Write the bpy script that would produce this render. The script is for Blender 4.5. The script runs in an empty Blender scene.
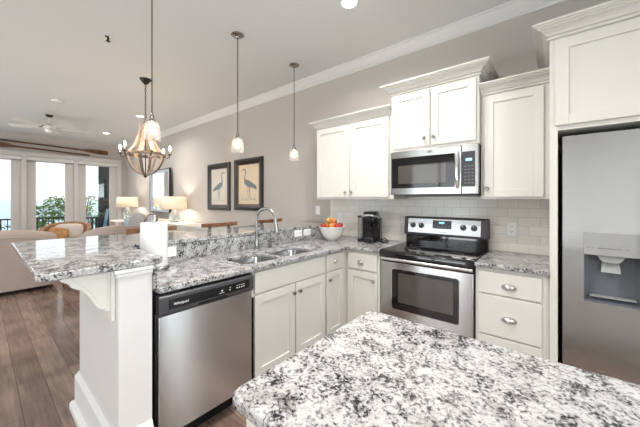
import bpy, bmesh, math, random
from math import sin, cos, pi, radians
from mathutils import Vector, Matrix

scene = bpy.context.scene
COL = scene.collection
random.seed(7)

# ------------------------------------------------------------------ camera
FPX = 284.4
cd = bpy.data.cameras.new('camera')
cam = bpy.data.objects.new('camera', cd)
COL.objects.link(cam)
cd.sensor_fit = 'HORIZONTAL'
cd.sensor_width = 36.0
cd.lens = 36.0 * FPX / 640.0
cd.shift_y = -(213.5 - 199.5) / 640.0
cd.clip_start = 0.02
cd.clip_end = 20000
cam.location = (0, 0, 1.372)
cam.rotation_euler = (pi / 2, 0, radians(39.8))
scene.camera = cam

# ------------------------------------------------------------------ view
scene.view_settings.view_transform = 'Standard'
scene.view_settings.look = 'None'
scene.view_settings.gamma = 1.0
scene.view_settings.use_curve_mapping = False
scene.view_settings.exposure = 0.76

# ------------------------------------------------------------------ world (bright overcast sky)
w = bpy.data.worlds.new('world')
scene.world = w
w.use_nodes = True
nt = w.node_tree
nt.nodes.clear()
wo = nt.nodes.new('ShaderNodeOutputWorld')
bg = nt.nodes.new('ShaderNodeBackground')
tc = nt.nodes.new('ShaderNodeTexCoord')
sx = nt.nodes.new('ShaderNodeSeparateXYZ')
rp = nt.nodes.new('ShaderNodeValToRGB')
rp.color_ramp.elements[0].position = 0.0
rp.color_ramp.elements[0].color = (0.55, 0.56, 0.56, 1)
rp.color_ramp.elements[1].position = 1.0
rp.color_ramp.elements[1].color = (0.80, 0.91, 1.0, 1)
e = rp.color_ramp.elements.new(0.49); e.color = (0.62, 0.64, 0.65, 1)
e = rp.color_ramp.elements.new(0.505); e.color = (0.93, 0.97, 1.0, 1)
mr = nt.nodes.new('ShaderNodeMapRange')
mr.inputs['From Min'].default_value = -1; mr.inputs['From Max'].default_value = 1
nt.links.new(tc.outputs['Generated'], sx.inputs[0])
nt.links.new(sx.outputs['Z'], mr.inputs['Value'])
nt.links.new(mr.outputs[0], rp.inputs[0])
nt.links.new(rp.outputs[0], bg.inputs['Color'])
bg.inputs['Strength'].default_value = 1.0
nt.links.new(bg.outputs[0], wo.inputs[0])

# ------------------------------------------------------------------ daylight lights outside made-up windows
def area(name, loc, rot, sx_, sy_, power, color=(1, 1, 1)):
    l = bpy.data.lights.new(name, 'AREA')
    l.shape = 'RECTANGLE'; l.size = sx_; l.size_y = sy_
    l.energy = power; l.color = color
    o = bpy.data.objects.new(name, l)
    o.location = loc; o.rotation_euler = rot
    COL.objects.link(o)
    return o
DAY_FILL = 20          # added fill light outside each made-up window
UP_FILL = 48       # added fill light tilted up to brighten the ceiling
ADDED_FRONT_WINDOWS = [(-9.4, -7.7), (-6.4, -4.7), (-3.4, -1.7)]
for (a_, b_) in ADDED_FRONT_WINDOWS:
    area('daylight', ((a_ + b_) / 2, -3.42, 1.4), (pi / 2, 0, 0), b_ - a_, 2.2, DAY_FILL, (0.95, 0.98, 1.0))
    area('terrace_bounce', ((a_ + b_) / 2, -4.0, 0.05), (pi / 2 + radians(38), 0, 0), b_ - a_, 1.2, UP_FILL * (1.7 if a_ < -4 else 1.0), (1.0, 0.99, 0.97))
# added fills outside the two made-up windows in the right-hand wall
area('daylight', (2.82, -1.1, 1.4), (pi / 2, 0, pi / 2), 2.2, 2.2, DAY_FILL * 3.8, (0.90, 0.96, 1.0))
area('terrace_bounce', (3.4, -1.1, 0.05), (pi / 2 + radians(38), 0, pi / 2), 2.2, 1.2, UP_FILL * 1.7, (1.0, 0.98, 0.95))
area('daylight', (2.82, 2.45, 1.4), (pi / 2, 0, pi / 2), 0.5, 2.2, DAY_FILL * 1.6, (0.90, 0.96, 1.0))
CAN_POWER = 13          # each recessed ceiling lamp
CAN_COLOR = (1.0, 0.95, 0.89)

# ------------------------------------------------------------------ materials
def newmat(name):
    m = bpy.data.materials.new(name)
    m.use_nodes = True
    return m, m.node_tree, m.node_tree.nodes['Principled BSDF']

def pm(name, col, rough=0.5, metal=0.0, spec=0.5, bump=0.0, bscale=200, vary=0.0, vscale=3, coat=0.0):
    m, t, b = newmat(name)
    b.inputs['Base Color'].default_value = (*col, 1)
    b.inputs['Roughness'].default_value = rough
    b.inputs['Metallic'].default_value = metal
    b.inputs['Specular IOR Level'].default_value = spec
    b.inputs['Coat Weight'].default_value = coat
    if bump or vary:
        c = t.nodes.new('ShaderNodeTexCoord')
    if bump:
        n = t.nodes.new('ShaderNodeTexNoise'); n.inputs['Scale'].default_value = bscale
        n.inputs['Detail'].default_value = 2
        bp = t.nodes.new('ShaderNodeBump'); bp.inputs['Strength'].default_value = bump
        bp.inputs['Distance'].default_value = 0.002
        t.links.new(c.outputs['Object'], n.inputs['Vector'])
        t.links.new(n.outputs['Fac'], bp.inputs['Height'])
        t.links.new(bp.outputs[0], b.inputs['Normal'])
    if vary:
        n = t.nodes.new('ShaderNodeTexNoise'); n.inputs['Scale'].default_value = vscale
        n.inputs['Detail'].default_value = 4
        r = t.nodes.new('ShaderNodeValToRGB')
        r.color_ramp.elements[0].position = 0.3; r.color_ramp.elements[1].position = 0.7
        r.color_ramp.elements[0].color = (*[x * (1 - vary) for x in col], 1)
        r.color_ramp.elements[1].color = (*[min(1, x * (1 + vary)) for x in col], 1)
        t.links.new(c.outputs['Object'], n.inputs['Vector'])
        t.links.new(n.outputs['Fac'], r.inputs[0])
        t.links.new(r.outputs[0], b.inputs['Base Color'])
    return m

def emit(name, col, strength):
    m, t, b = newmat(name)
    b.inputs['Base Color'].default_value = (*col, 1)
    b.inputs['Emission Color'].default_value = (*col, 1)
    b.inputs['Emission Strength'].default_value = strength
    return m

def glassmat(name, tint=(1, 1, 1), clear=0.9, rough=0.02, milk=0.0, rim=0.75):
    m = bpy.data.materials.new(name); m.use_nodes = True
    t = m.node_tree; t.nodes.clear()
    o = t.nodes.new('ShaderNodeOutputMaterial')
    tr = t.nodes.new('ShaderNodeBsdfTransparent'); tr.inputs[0].default_value = (*tint, 1)
    gl = t.nodes.new('ShaderNodeBsdfGlossy'); gl.inputs['Roughness'].default_value = rough
    fr = t.nodes.new('ShaderNodeLayerWeight'); fr.inputs['Blend'].default_value = 0.25
    mp = t.nodes.new('ShaderNodeMapRange')
    mp.inputs['To Min'].default_value = 1 - clear; mp.inputs['To Max'].default_value = rim
    mx = t.nodes.new('ShaderNodeMixShader')
    t.links.new(fr.outputs['Facing'], mp.inputs['Value'])
    t.links.new(mp.outputs[0], mx.inputs[0])
    t.links.new(tr.outputs[0], mx.inputs[1]); t.links.new(gl.outputs[0], mx.inputs[2])
    last = mx
    if milk:
        tl = t.nodes.new('ShaderNodeBsdfTranslucent'); tl.inputs[0].default_value = (0.95, 0.93, 0.9, 1)
        df = t.nodes.new('ShaderNodeBsdfDiffuse'); df.inputs[0].default_value = (0.95, 0.93, 0.9, 1)
        a = t.nodes.new('ShaderNodeMixShader'); a.inputs[0].default_value = 0.5
        t.links.new(tl.outputs[0], a.inputs[1]); t.links.new(df.outputs[0], a.inputs[2])
        m2 = t.nodes.new('ShaderNodeMixShader'); m2.inputs[0].default_value = milk
        t.links.new(mx.outputs[0], m2.inputs[1]); t.links.new(a.outputs[0], m2.inputs[2])
        last = m2
    t.links.new(last.outputs[0], o.inputs[0])
    return m

def shademat(name, col):
    m = bpy.data.materials.new(name); m.use_nodes = True
    t = m.node_tree; t.nodes.clear()
    o = t.nodes.new('ShaderNodeOutputMaterial')
    tl = t.nodes.new('ShaderNodeBsdfTranslucent'); tl.inputs[0].default_value = (*col, 1)
    df = t.nodes.new('ShaderNodeBsdfDiffuse'); df.inputs[0].default_value = (*col, 1)
    a = t.nodes.new('ShaderNodeMixShader'); a.inputs[0].default_value = 0.55
    t.links.new(tl.outputs[0], a.inputs[1]); t.links.new(df.outputs[0], a.inputs[2])
    t.links.new(a.outputs[0], o.inputs[0])
    return m

def granite(name):
    m, t, b = newmat(name)
    c = t.nodes.new('ShaderNodeTexCoord')
    mp = t.nodes.new('ShaderNodeMapping')
    mp.inputs['Rotation'].default_value = (0.3, 0.2, 0.6)
    t.links.new(c.outputs['Object'], mp.inputs['Vector'])
    def noise(sc, det, rough=0.55, dist=0.0):
        n = t.nodes.new('ShaderNodeTexNoise')
        n.inputs['Scale'].default_value = sc; n.inputs['Detail'].default_value = det
        n.inputs['Roughness'].default_value = rough; n.inputs['Distortion'].default_value = dist
        t.links.new(mp.outputs[0], n.inputs['Vector']); return n.outputs['Fac']
    def math_(op, a, b_):
        n = t.nodes.new('ShaderNodeMath'); n.operation = op
        for i, v in enumerate((a, b_)):
            if isinstance(v, (int, float)): n.inputs[i].default_value = v
            else: t.links.new(v, n.inputs[i])
        return n.outputs[0]
    fine = noise(GR_FINE, 4, 0.62, 0.5)
    clus = noise(GR_CLUS, 3, 0.5)
    s = math_('ADD', fine, math_('MULTIPLY', math_('SUBTRACT', clus, 0.5), 0.54))
    r = t.nodes.new('ShaderNodeValToRGB')
    els = r.color_ramp.elements
    els[0].position = 0.35; els[0].color = (0.016, 0.016, 0.019, 1)
    els[1].position = 0.67; els[1].color = (0.46, 0.46, 0.465, 1)
    for p, cc in ((0.385, (0.05, 0.05, 0.055, 1)), (0.43, (0.17, 0.17, 0.175, 1)), (0.48, (0.28, 0.28, 0.285, 1)), (0.55, (0.41, 0.41, 0.412, 1))):
        q = els.new(p); q.color = cc
    t.links.new(s, r.inputs[0])
    # warm translucent quartz patches
    wn = noise(17, 3, 0.5)
    wr = t.nodes.new('ShaderNodeValToRGB')
    wr.color_ramp.elements[0].position = 0.55; wr.color_ramp.elements[0].color = (0, 0, 0, 1)
    wr.color_ramp.elements[1].position = 0.72; wr.color_ramp.elements[1].color = (1, 1, 1, 1)
    t.links.new(wn, wr.inputs[0])
    mx = t.nodes.new('ShaderNodeMix'); mx.data_type = 'RGBA'; mx.blend_type = 'MULTIPLY'
    t.links.new(wr.outputs[0], mx.inputs[0])
    t.links.new(r.outputs[0], mx.inputs[6]); mx.inputs[7].default_value = (0.70, 0.68, 0.66, 1)
    t.links.new(mx.outputs[2], b.inputs['Base Color'])
    b.inputs['Roughness'].default_value = 0.05
    b.inputs['Specular IOR Level'].default_value = 0.5
    return m

def steelmat(name, col=(0.60, 0.605, 0.615), rough=0.27, axis=(1, 1, 90), amt=0.02, aniso=0.8, rot=0.0):
    m, t, b = newmat(name)
    b.inputs['Base Color'].default_value = (*col, 1)
    b.inputs['Metallic'].default_value = 1
    b.inputs['Anisotropic'].default_value = aniso
    b.inputs['Anisotropic Rotation'].default_value = rot
    tg = t.nodes.new('ShaderNodeTangent'); tg.direction_type = 'RADIAL'; tg.axis = 'Z'
    t.links.new(tg.outputs[0], b.inputs['Tangent'])
    c = t.nodes.new('ShaderNodeTexCoord'); mp = t.nodes.new('ShaderNodeMapping')
    mp.inputs['Scale'].default_value = axis
    n = t.nodes.new('ShaderNodeTexNoise'); n.inputs['Scale'].default_value = 6; n.inputs['Detail'].default_value = 3
    r = t.nodes.new('ShaderNodeMapRange')
    r.inputs['To Min'].default_value = rough - amt / 2; r.inputs['To Max'].default_value = rough + amt / 2
    t.links.new(c.outputs['Object'], mp.inputs[0]); t.links.new(mp.outputs[0], n.inputs['Vector'])
    t.links.new(n.outputs['Fac'], r.inputs['Value']); t.links.new(r.outputs[0], b.inputs['Roughness'])
    return m

def planks(name):
    m, t, b = newmat(name)
    c = t.nodes.new('ShaderNodeTexCoord')
    br = t.nodes.new('ShaderNodeTexBrick')
    br.inputs['Scale'].default_value = 1
    br.inputs['Brick Width'].default_value = 1.35; br.inputs['Row Height'].default_value = 0.145
    br.inputs['Mortar Size'].default_value = 0.0022; br.inputs['Mortar Smooth'].default_value = 0.3
    br.inputs['Bias'].default_value = 0.0
    br.offset = 0.37; br.offset_frequency = 2
    br.inputs['Color1'].default_value = (0.27, 0.19, 0.155, 1)
    br.inputs['Color2'].default_value = (0.165, 0.113, 0.092, 1)
    br.inputs['Mortar'].default_value = (0.07, 0.05, 0.042, 1)
    t.links.new(c.outputs['Object'], br.inputs['Vector'])
    mp = t.nodes.new('ShaderNodeMapping'); mp.inputs['Scale'].default_value = (1.2, 14, 1)
    n = t.nodes.new('ShaderNodeTexNoise'); n.inputs['Scale'].default_value = 3; n.inputs['Detail'].default_value = 6
    t.links.new(c.outputs['Object'], mp.inputs[0]); t.links.new(mp.outputs[0], n.inputs['Vector'])
    n2 = t.nodes.new('ShaderNodeTexNoise'); n2.inputs['Scale'].default_value = 3.2; n2.inputs['Detail'].default_value = 5
    t.links.new(c.outputs['Object'], n2.inputs['Vector'])
    ad = t.nodes.new('ShaderNodeMath'); ad.operation = 'ADD'
    t.links.new(n.outputs['Fac'], ad.inputs[0]); t.links.new(n2.outputs['Fac'], ad.inputs[1])
    r = t.nodes.new('ShaderNodeMapRange'); r.inputs['From Min'].default_value = 0.7; r.inputs['From Max'].default_value = 1.3
    r.inputs['To Min'].default_value = 0.55; r.inputs['To Max'].default_value = 1.3
    t.links.new(ad.outputs[0], r.inputs['Value'])
    mx = t.nodes.new('ShaderNodeMix'); mx.data_type = 'RGBA'; mx.blend_type = 'MULTIPLY'; mx.inputs[0].default_value = 1
    t.links.new(br.outputs['Color'], mx.inputs[6]); t.links.new(r.outputs[0], mx.inputs[7])
    t.links.new(mx.outputs[2], b.inputs['Base Color'])
    b.inputs['Roughness'].default_value = 0.2
    bp = t.nodes.new('ShaderNodeBump'); bp.inputs['Strength'].default_value = 0.25; bp.inputs['Distance'].default_value = 0.002
    t.links.new(mx.outputs[2], bp.inputs['Height']); t.links.new(bp.outputs[0], b.inputs['Normal'])
    return m

def subway(name):
    m, t, b = newmat(name)
    c = t.nodes.new('ShaderNodeTexCoord')
    s_ = t.nodes.new('ShaderNodeSeparateXYZ'); k = t.nodes.new('ShaderNodeCombineXYZ')
    t.links.new(c.outputs['Object'], s_.inputs[0])
    t.links.new(s_.outputs['X'], k.inputs['X']); t.links.new(s_.outputs['Z'], k.inputs['Y'])
    br = t.nodes.new('ShaderNodeTexBrick')
    br.inputs['Scale'].default_value = 1
    br.inputs['Brick Width'].default_value = 0.152; br.inputs['Row Height'].default_value = 0.0765
    br.inputs['Mortar Size'].default_value = 0.0016; br.inputs['Mortar Smooth'].default_value = 0.25
    br.inputs['Color1'].default_value = (0.77, 0.75, 0.705, 1)
    br.inputs['Color2'].default_value = (0.82, 0.80, 0.76, 1)
    br.inputs['Mortar'].default_value = (0.56, 0.54, 0.50, 1)
    t.links.new(k.outputs[0], br.inputs['Vector'])
    t.links.new(br.outputs['Color'], b.inputs['Base Color'])
    b.inputs['Roughness'].default_value = 0.16
    bp = t.nodes.new('ShaderNodeBump'); bp.inputs['Strength'].default_value = 0.5; bp.inputs['Distance'].default_value = 0.0025
    bp.invert = True
    t.links.new(br.outputs['Fac'], bp.inputs['Height']); t.links.new(bp.outputs[0], b.inputs['Normal'])
    return m

GR_FINE, GR_CLUS = 104, 20
M = {}
M['wall'] = pm('warm_grey_wall_paint', (0.495, 0.460, 0.432), 0.85, spec=0.25, bump=0.04, bscale=300)
M['wallpale'] = pm('pale_wall_paint', (0.52, 0.525, 0.53), 0.85, spec=0.25)
M['ceiling'] = pm('ceiling_paint', (0.68, 0.69, 0.688), 0.9, spec=0.2)
M['trim'] = pm('white_trim_paint', (0.70, 0.695, 0.685), 0.4)
M['doorpaint'] = pm('door_paint', (0.62, 0.585, 0.57), 0.45)
M['cab'] = pm('cabinet_paint', (0.665, 0.655, 0.615), 0.38)
M['pony'] = pm('pony_wall_paint', (0.63, 0.62, 0.61), 0.5)
M['granite'] = granite('speckled_granite')
M['steel'] = steelmat('brushed_stainless', axis=(1, 1, 90))
M['steelv'] = steelmat("brushed_stainless_fine", col=(0.54, 0.545, 0.55), axis=(1, 1, 90), rough=0.22, rot=0.25)
M['sinksteel'] = steelmat('sink_steel', (0.52, 0.52, 0.52), 0.2, (1, 1, 30), 0.04, 0.0)
M['chrome'] = pm('chrome', (0.78, 0.78, 0.78), 0.12, 1)
M['nickel'] = pm('brushed_nickel', (0.36, 0.355, 0.345), 0.24, 1)
M['pull'] = pm('satin_nickel_pull', (0.60, 0.59, 0.57), 0.3, 1)
M['darkmetal'] = pm('dark_bronze', (0.035, 0.03, 0.028), 0.4, 0.6)
M['black'] = pm('black_plastic', (0.007, 0.007, 0.008), 0.25, spec=0.35)
M['blackglass'] = pm('black_glass', (0.008, 0.008, 0.009), 0.05, spec=0.6)
M['greyglass'] = pm('smoked_oven_glass', (0.075, 0.068, 0.064), 0.06, spec=0.6)
M['charcoal'] = pm('charcoal_plastic', (0.045, 0.045, 0.052), 0.35)
M['gap'] = pm('dark_gap', (0.01, 0.01, 0.01), 0.8)
M['grayplastic'] = pm('grey_plastic', (0.34, 0.345, 0.35), 0.4)
M['recess'] = pm('blue_grey_plastic', (0.13, 0.14, 0.16), 0.3)
M['floor'] = planks('wood_floor')
M['tile'] = subway('subway_tile')
M['plate'] = pm('white_plastic', (0.85, 0.86, 0.88), 0.35)
M['porcelain'] = pm('porcelain', (0.86, 0.85, 0.82), 0.12, coat=0.3)
M['paper'] = pm('paper_towel', (0.70, 0.70, 0.71), 0.9, bump=0.3, bscale=120)
M['railwood'] = pm('stool_wood', (0.22, 0.105, 0.052), 0.4, vary=0.35, vscale=14)
M['oarwood'] = pm('oar_wood', (0.125, 0.047, 0.02), 0.35, vary=0.5, vscale=6)
M['palewood'] = pm('whitewashed_wood', (0.54, 0.43, 0.345), 0.65, vary=0.25, vscale=22)
M['greywood'] = pm('weathered_wood', (0.17, 0.125, 0.095), 0.65, vary=0.3, vscale=22)
M['frame'] = pm('frame_dark_wood', (0.016, 0.012, 0.011), 0.3)
M['frameedge'] = pm('frame_inner_lip', (0.16, 0.10, 0.06), 0.35, 0.3)
M['printpaper'] = pm('print_paper', (0.70, 0.58, 0.43), 0.7, vary=0.06, vscale=4)
M['printpale'] = pm('print_paper_pale', (0.66, 0.61, 0.54), 0.7, vary=0.05, vscale=4)
M['ink'] = pm('print_ink_grey', (0.17, 0.20, 0.22), 0.7, vary=0.35, vscale=40)
M['inkdark'] = pm('print_ink_dark', (0.10, 0.09, 0.085), 0.7)
M['mirror'] = pm('mirror_glass', (0.9, 0.92, 0.94), 0.02, 1)
M['mirrorframe'] = pm('mirror_frame_paint', (0.50, 0.56, 0.62), 0.45)
M['sofa'] = pm('beige_upholstery', (0.40, 0.325, 0.295), 0.9, spec=0.2, bump=0.25, bscale=500, vary=0.05, vscale=60)
M['cream'] = pm('cream_upholstery', (0.60, 0.535, 0.47), 0.9, spec=0.2, bump=0.2, bscale=400)
M['greypillow'] = pm('grey_cushion', (0.33, 0.32, 0.32), 0.95, spec=0.2, bump=0.3, bscale=300)
M['bluepillow'] = pm('blue_cushion', (0.30, 0.42, 0.50), 0.95, spec=0.2, bump=0.3, bscale=300)
M['darkpillow'] = pm('charcoal_cushion_band', (0.10, 0.10, 0.115), 0.95, spec=0.2)
M['wicker'] = pm('tan_wicker', (0.30, 0.15, 0.075), 0.7, vary=0.5, vscale=50, bump=0.5, bscale=120)
M['tanthrow'] = pm('tan_throw', (0.40, 0.22, 0.09), 0.9, vary=0.3, vscale=12)
M['darkfoot'] = pm('sofa_foot_wood', (0.015, 0.012, 0.01), 0.4)
M['consolewhite'] = pm('console_paint', (0.74, 0.70, 0.65), 0.4)
M['glass'] = glassmat('window_glass', (0.98, 1.0, 1.0), 0.96)
M['shadeglass'] = glassmat('seeded_pendant_glass', (1, 0.985, 0.96), 0.95, 0.12, milk=0.22, rim=0.35)
M['lampglass'] = glassmat('lamp_base_glass', (0.86, 0.93, 0.94), 0.80, 0.03, milk=0.15)
M['tank'] = glassmat('water_tank_plastic', (0.62, 0.65, 0.68), 0.85, 0.05, milk=0.12)
M['linen'] = shademat('linen_lampshade', (0.93, 0.86, 0.77))
M['bulb'] = emit('warm_bulb', (1.0, 0.80, 0.55), 14)
M['candle'] = pm('candle_sleeve', (0.75, 0.66, 0.52), 0.6)
M['bulbhot'] = emit('candle_bulb', (1.0, 0.76, 0.50), 110)
M['bulbpend'] = emit('pendant_bulb', (1.0, 0.84, 0.64), 7)
M['canlens'] = emit('downlight_lens', (1.0, 0.95, 0.86), 6)
M['display'] = emit('lit_display', (0.30, 0.65, 0.9), 0.45)
M['white'] = pm('white_mark', (0.8, 0.8, 0.8), 0.5)
M['greymark'] = pm('grey_mark', (0.22, 0.22, 0.23), 0.5)
M['fan'] = pm('fan_white', (0.78, 0.77, 0.74), 0.35)
M['sea'] = pm('sea_water', (0.22, 0.42, 0.45), 0.25, vary=0.12, vscale=0.05)
M['deck'] = pm('balcony_deck', (0.30, 0.28, 0.26), 0.7)
M['railing'] = pm('black_railing', (0.012, 0.014, 0.018), 0.45)
M['leaf'] = pm('pine_leaf', (0.13, 0.20, 0.055), 0.7, vary=0.55, vscale=3)
M['leafpale'] = pm('pale_leaf', (0.20, 0.26, 0.10), 0.7, vary=0.4, vscale=4)
M['bark'] = pm('bark', (0.08, 0.06, 0.045), 0.9)
M['shutter'] = pm('dark_green_shutter', (0.022, 0.034, 0.030), 0.35)
M['outmetal'] = pm('blue_black_metal', (0.03, 0.055, 0.08), 0.35)
M['outsling'] = pm('blue_sling_fabric', (0.22, 0.36, 0.45), 0.7)
M['apple_red'] = pm('apple_red', (0.42, 0.035, 0.02), 0.28, vary=0.45, vscale=25)
M['apple_orange'] = pm('apple_orange', (0.62, 0.19, 0.04), 0.28, vary=0.4, vscale=25)
M['apple_yellow'] = pm('apple_yellow', (0.62, 0.36, 0.07), 0.28, vary=0.3, vscale=25)
M['stem'] = pm('stem_brown', (0.06, 0.035, 0.02), 0.7)

# ------------------------------------------------------------------ helpers
def wloc(o):
    v = Vector((0, 0, 0))
    while o is not None:
        v += o.location; o = o.parent
    return v

def tag(o, label=None, cat=None, group=None, kind=None):
    if label: o['label'] = label
    if cat: o['category'] = cat
    if group: o['group'] = group
    if kind: o['kind'] = kind
    return o

def thing(name, label, cat, loc=(0, 0, 0), group=None, rz=0):
    o = bpy.data.objects.new(name, None)
    o.empty_display_size = 0.1
    COL.objects.link(o)
    o.location = loc; o.rotation_euler = (0, 0, rz)
    return tag(o, label, cat, group)

def struct(name, loc=(0, 0, 0)):
    o = bpy.data.objects.new(name, None); COL.objects.link(o); o.location = loc
    o['kind'] = 'structure'
    return o

def copy_tree(o, parent=None):
    c = o.copy(); COL.objects.link(c)
    if parent is not None: c.parent = parent
    for ch in list(o.children): copy_tree(ch, c)
    return c

class MB:
    """collects vertices and faces of ONE mesh"""
    def __init__(s, F=None):
        s.v = []; s.f = []; s.F = F
    def add(s, vs, fs):
        n = len(s.v)
        for p in vs:
            p = Vector(p)
            if s.F is not None: p = s.F @ p
            s.v.append(p)
        s.f += [tuple(i + n for i in f) for f in fs]
        return s
    def box(s, x0, x1, y0, y1, z0, z1):
        return s.add([(x0, y0, z0), (x1, y0, z0), (x1, y1, z0), (x0, y1, z0), (x0, y0, z1), (x1, y0, z1), (x1, y1, z1), (x0, y1, z1)],
                     [(0, 3, 2, 1), (4, 5, 6, 7), (0, 1, 5, 4), (1, 2, 6, 5), (2, 3, 7, 6), (3, 0, 4, 7)])
    def prism(s, pts, a0, a1, axis='z'):
        n = len(pts)
        def P(p, a):
            if axis == 'z': return (p[0], p[1], a)
            if axis == 'x': return (a, p[0], p[1])
            return (p[0], a, p[1])
        return s.add([P(p, a0) for p in pts] + [P(p, a1) for p in pts],
                     [tuple(range(n - 1, -1, -1)), tuple(range(n, 2 * n))] + [(i, (i + 1) % n, n + (i + 1) % n, n + i) for i in range(n)])
    def tube(s, pts, r, seg=10, closed=False, flat=1.0):
        pts = [Vector(p) for p in pts]; n = len(pts)
        rs = r if isinstance(r, (list, tuple)) else [r] * n
        rings = []; up = None
        for i, p in enumerate(pts):
            if closed: d = pts[(i + 1) % n] - pts[i - 1]
            else: d = pts[min(i + 1, n - 1)] - pts[max(i - 1, 0)]
            d.normalize()
            if up is None:
                up = Vector((0, 0, 1)) if abs(d.z) < 0.9 else Vector((1, 0, 0))
            a = d.cross(up)
            if a.length < 1e-6: a = d.cross(Vector((0, 1, 0)))
            a.normalize(); b = a.cross(d).normalized(); up = b
            rings.append([p + (a * cos(2 * pi * k / seg) * flat + b * sin(2 * pi * k / seg)) * rs[i] for k in range(seg)])
        vs = [q for rg in rings for q in rg]; fs = []
        m = n if closed else n - 1
        for i in range(m):
            j = (i + 1) % n
            for k in range(seg):
                l = (k + 1) % seg
                fs.append((i * seg + k, i * seg + l, j * seg + l, j * seg + k))
        if not closed:
            fs.append(tuple(range(seg - 1, -1, -1))); fs.append(tuple((n - 1) * seg + k for k in range(seg)))
        return s.add(vs, fs)
    def lathe(s, prof, c=(0, 0, 0), seg=24, axis='z'):
        vs = []; fs = []; n = len(prof)
        def P(r, h, a):
            if axis == 'z': return (c[0] + r * cos(a), c[1] + r * sin(a), c[2] + h)
            if axis == 'x': return (c[0] + h, c[1] + r * cos(a), c[2] + r * sin(a))
            return (c[0] + r * sin(a), c[1] + h, c[2] + r * cos(a))
        for r, h in prof:
            for k in range(seg): vs.append(P(max(r, 1e-5), h, 2 * pi * k / seg))
        for i in range(n - 1):
            for k in range(seg):
                l = (k + 1) % seg
                fs.append((i * seg + k, i * seg + l, (i + 1) * seg + l, (i + 1) * seg + k))
        if prof[0] != prof[-1]:
            fs.append(tuple(range(seg - 1, -1, -1))); fs.append(tuple((n - 1) * seg + k for k in range(seg)))
        else:
            pass
        return s.add(vs, fs)
    def ball(s, c, r, sz=1.0, seg=16, rings=10):
        return s.lathe([(r * sin(pi * i / rings), -r * sz * cos(pi * i / rings)) for i in range(rings + 1)], c, seg)
    def sweep(s, path, prof, closed=False):
        """moulding: prof [(out, z)] carried along a plan path with mitres; 'out' is to the right of travel"""
        path = [Vector((p[0], p[1])) for p in path]; n = len(path); k = len(prof)
        vs = []
        for i, p in enumerate(path):
            d0 = (p - path[i - 1]).normalized() if (i > 0 or closed) else None
            d1 = (path[(i + 1) % n] - p).normalized() if (i < n - 1 or closed) else None
            nn = [Vector((d.y, -d.x)) for d in (d0, d1) if d is not None]
            if len(nn) == 2:
                mdir = (nn[0] + nn[1]); mdir = mdir / max(0.2, (1 + nn[0].dot(nn[1])))
            else: mdir = nn[0]
            for o, z in prof:
                q = p + mdir * o
                vs.append((q.x, q.y, z))
        fs = []
        for i in range(n if closed else n - 1):
            j = (i + 1) % n
            for a in range(k):
                b = (a + 1) % k
                fs.append((i * k + a, j * k + a, j * k + b, i * k + b))
        if not closed:
            fs.append(tuple(range(k))); fs.append(tuple((n - 1) * k + a for a in range(k - 1, -1, -1)))
        return s.add(vs, fs)
    def build(s, name, mat, parent=None, smooth=False, bevel=0, seg=2, local=False, subsurf=0, angle=40, solid=0):
        me = bpy.data.meshes.new(name)
        o = bpy.data.objects.new(name, me); COL.objects.link(o)
        off = Vector((0, 0, 0))
        if not local:
            if parent is not None: off = wloc(parent)
            else:
                lo = Vector([min(p[i] for p in s.v) for i in range(3)]); hi = Vector([max(p[i] for p in s.v) for i in range(3)])
                off = Vector(((lo.x + hi.x) / 2, (lo.y + hi.y) / 2, lo.z)); o.location = off
        me.from_pydata([p - off for p in s.v], [], s.f)
        bm = bmesh.new(); bm.from_mesh(me)
        bmesh.ops.recalc_face_normals(bm, faces=bm.faces[:])
        bm.to_mesh(me); bm.free()
        me.materials.append(M[mat] if isinstance(mat, str) else mat)
        if parent is not None: o.parent = parent
        if solid:
            q = o.modifiers.new('solid', 'SOLIDIFY'); q.thickness = solid; q.offset = 0
        if bevel:
            q = o.modifiers.new('bevel', 'BEVEL'); q.width = bevel; q.segments = seg; q.limit_method = 'ANGLE'; q.angle_limit = radians(35)
        if subsurf:
            q = o.modifiers.new('sub', 'SUBSURF'); q.levels = subsurf; q.render_levels = subsurf
        if smooth or bevel or subsurf:
            me.shade_smooth()
            if not subsurf: me.set_sharp_from_angle(angle=radians(angle))
        return o

def text_mesh(name, txt, size, F, mat, parent, extrude=0.0004, align='CENTER'):
    cu = bpy.data.curves.new(name, 'FONT'); cu.body = txt; cu.size = size; cu.align_x = align; cu.align_y = 'CENTER'
    cu.extrude = extrude
    tmp = bpy.data.objects.new(name, cu); COL.objects.link(tmp)
    dg = bpy.context.evaluated_depsgraph_get()
    me = bpy.data.meshes.new_from_object(tmp.evaluated_get(dg))
    bpy.data.objects.remove(tmp); bpy.data.curves.remove(cu)
    me.transform(Matrix.Translation(-wloc(parent)) @ F)
    me.materials.clear(); me.materials.append(M[mat])
    me.name = name
    o = bpy.data.objects.new(name, me); COL.objects.link(o); o.parent = parent
    return o

def frame(O, U, V, N):
    U, V, N = Vector(U), Vector(V), Vector(N)
    m = Matrix.Identity(4)
    for i in range(3):
        m[i][0] = U[i]; m[i][1] = V[i]; m[i][2] = N[i]; m[i][3] = O[i]
    return m
def F_back(y):      # front facing -Y : u = X, v = Z, n = -Y
    return frame((0, y, 0), (1, 0, 0), (0, 0, 1), (0, -1, 0))
def F_pen(x):       # front facing +X : u = Y, v = Z, n = +X
    return frame((x, 0, 0), (0, 1, 0), (0, 0, 1), (1, 0, 0))

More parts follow.
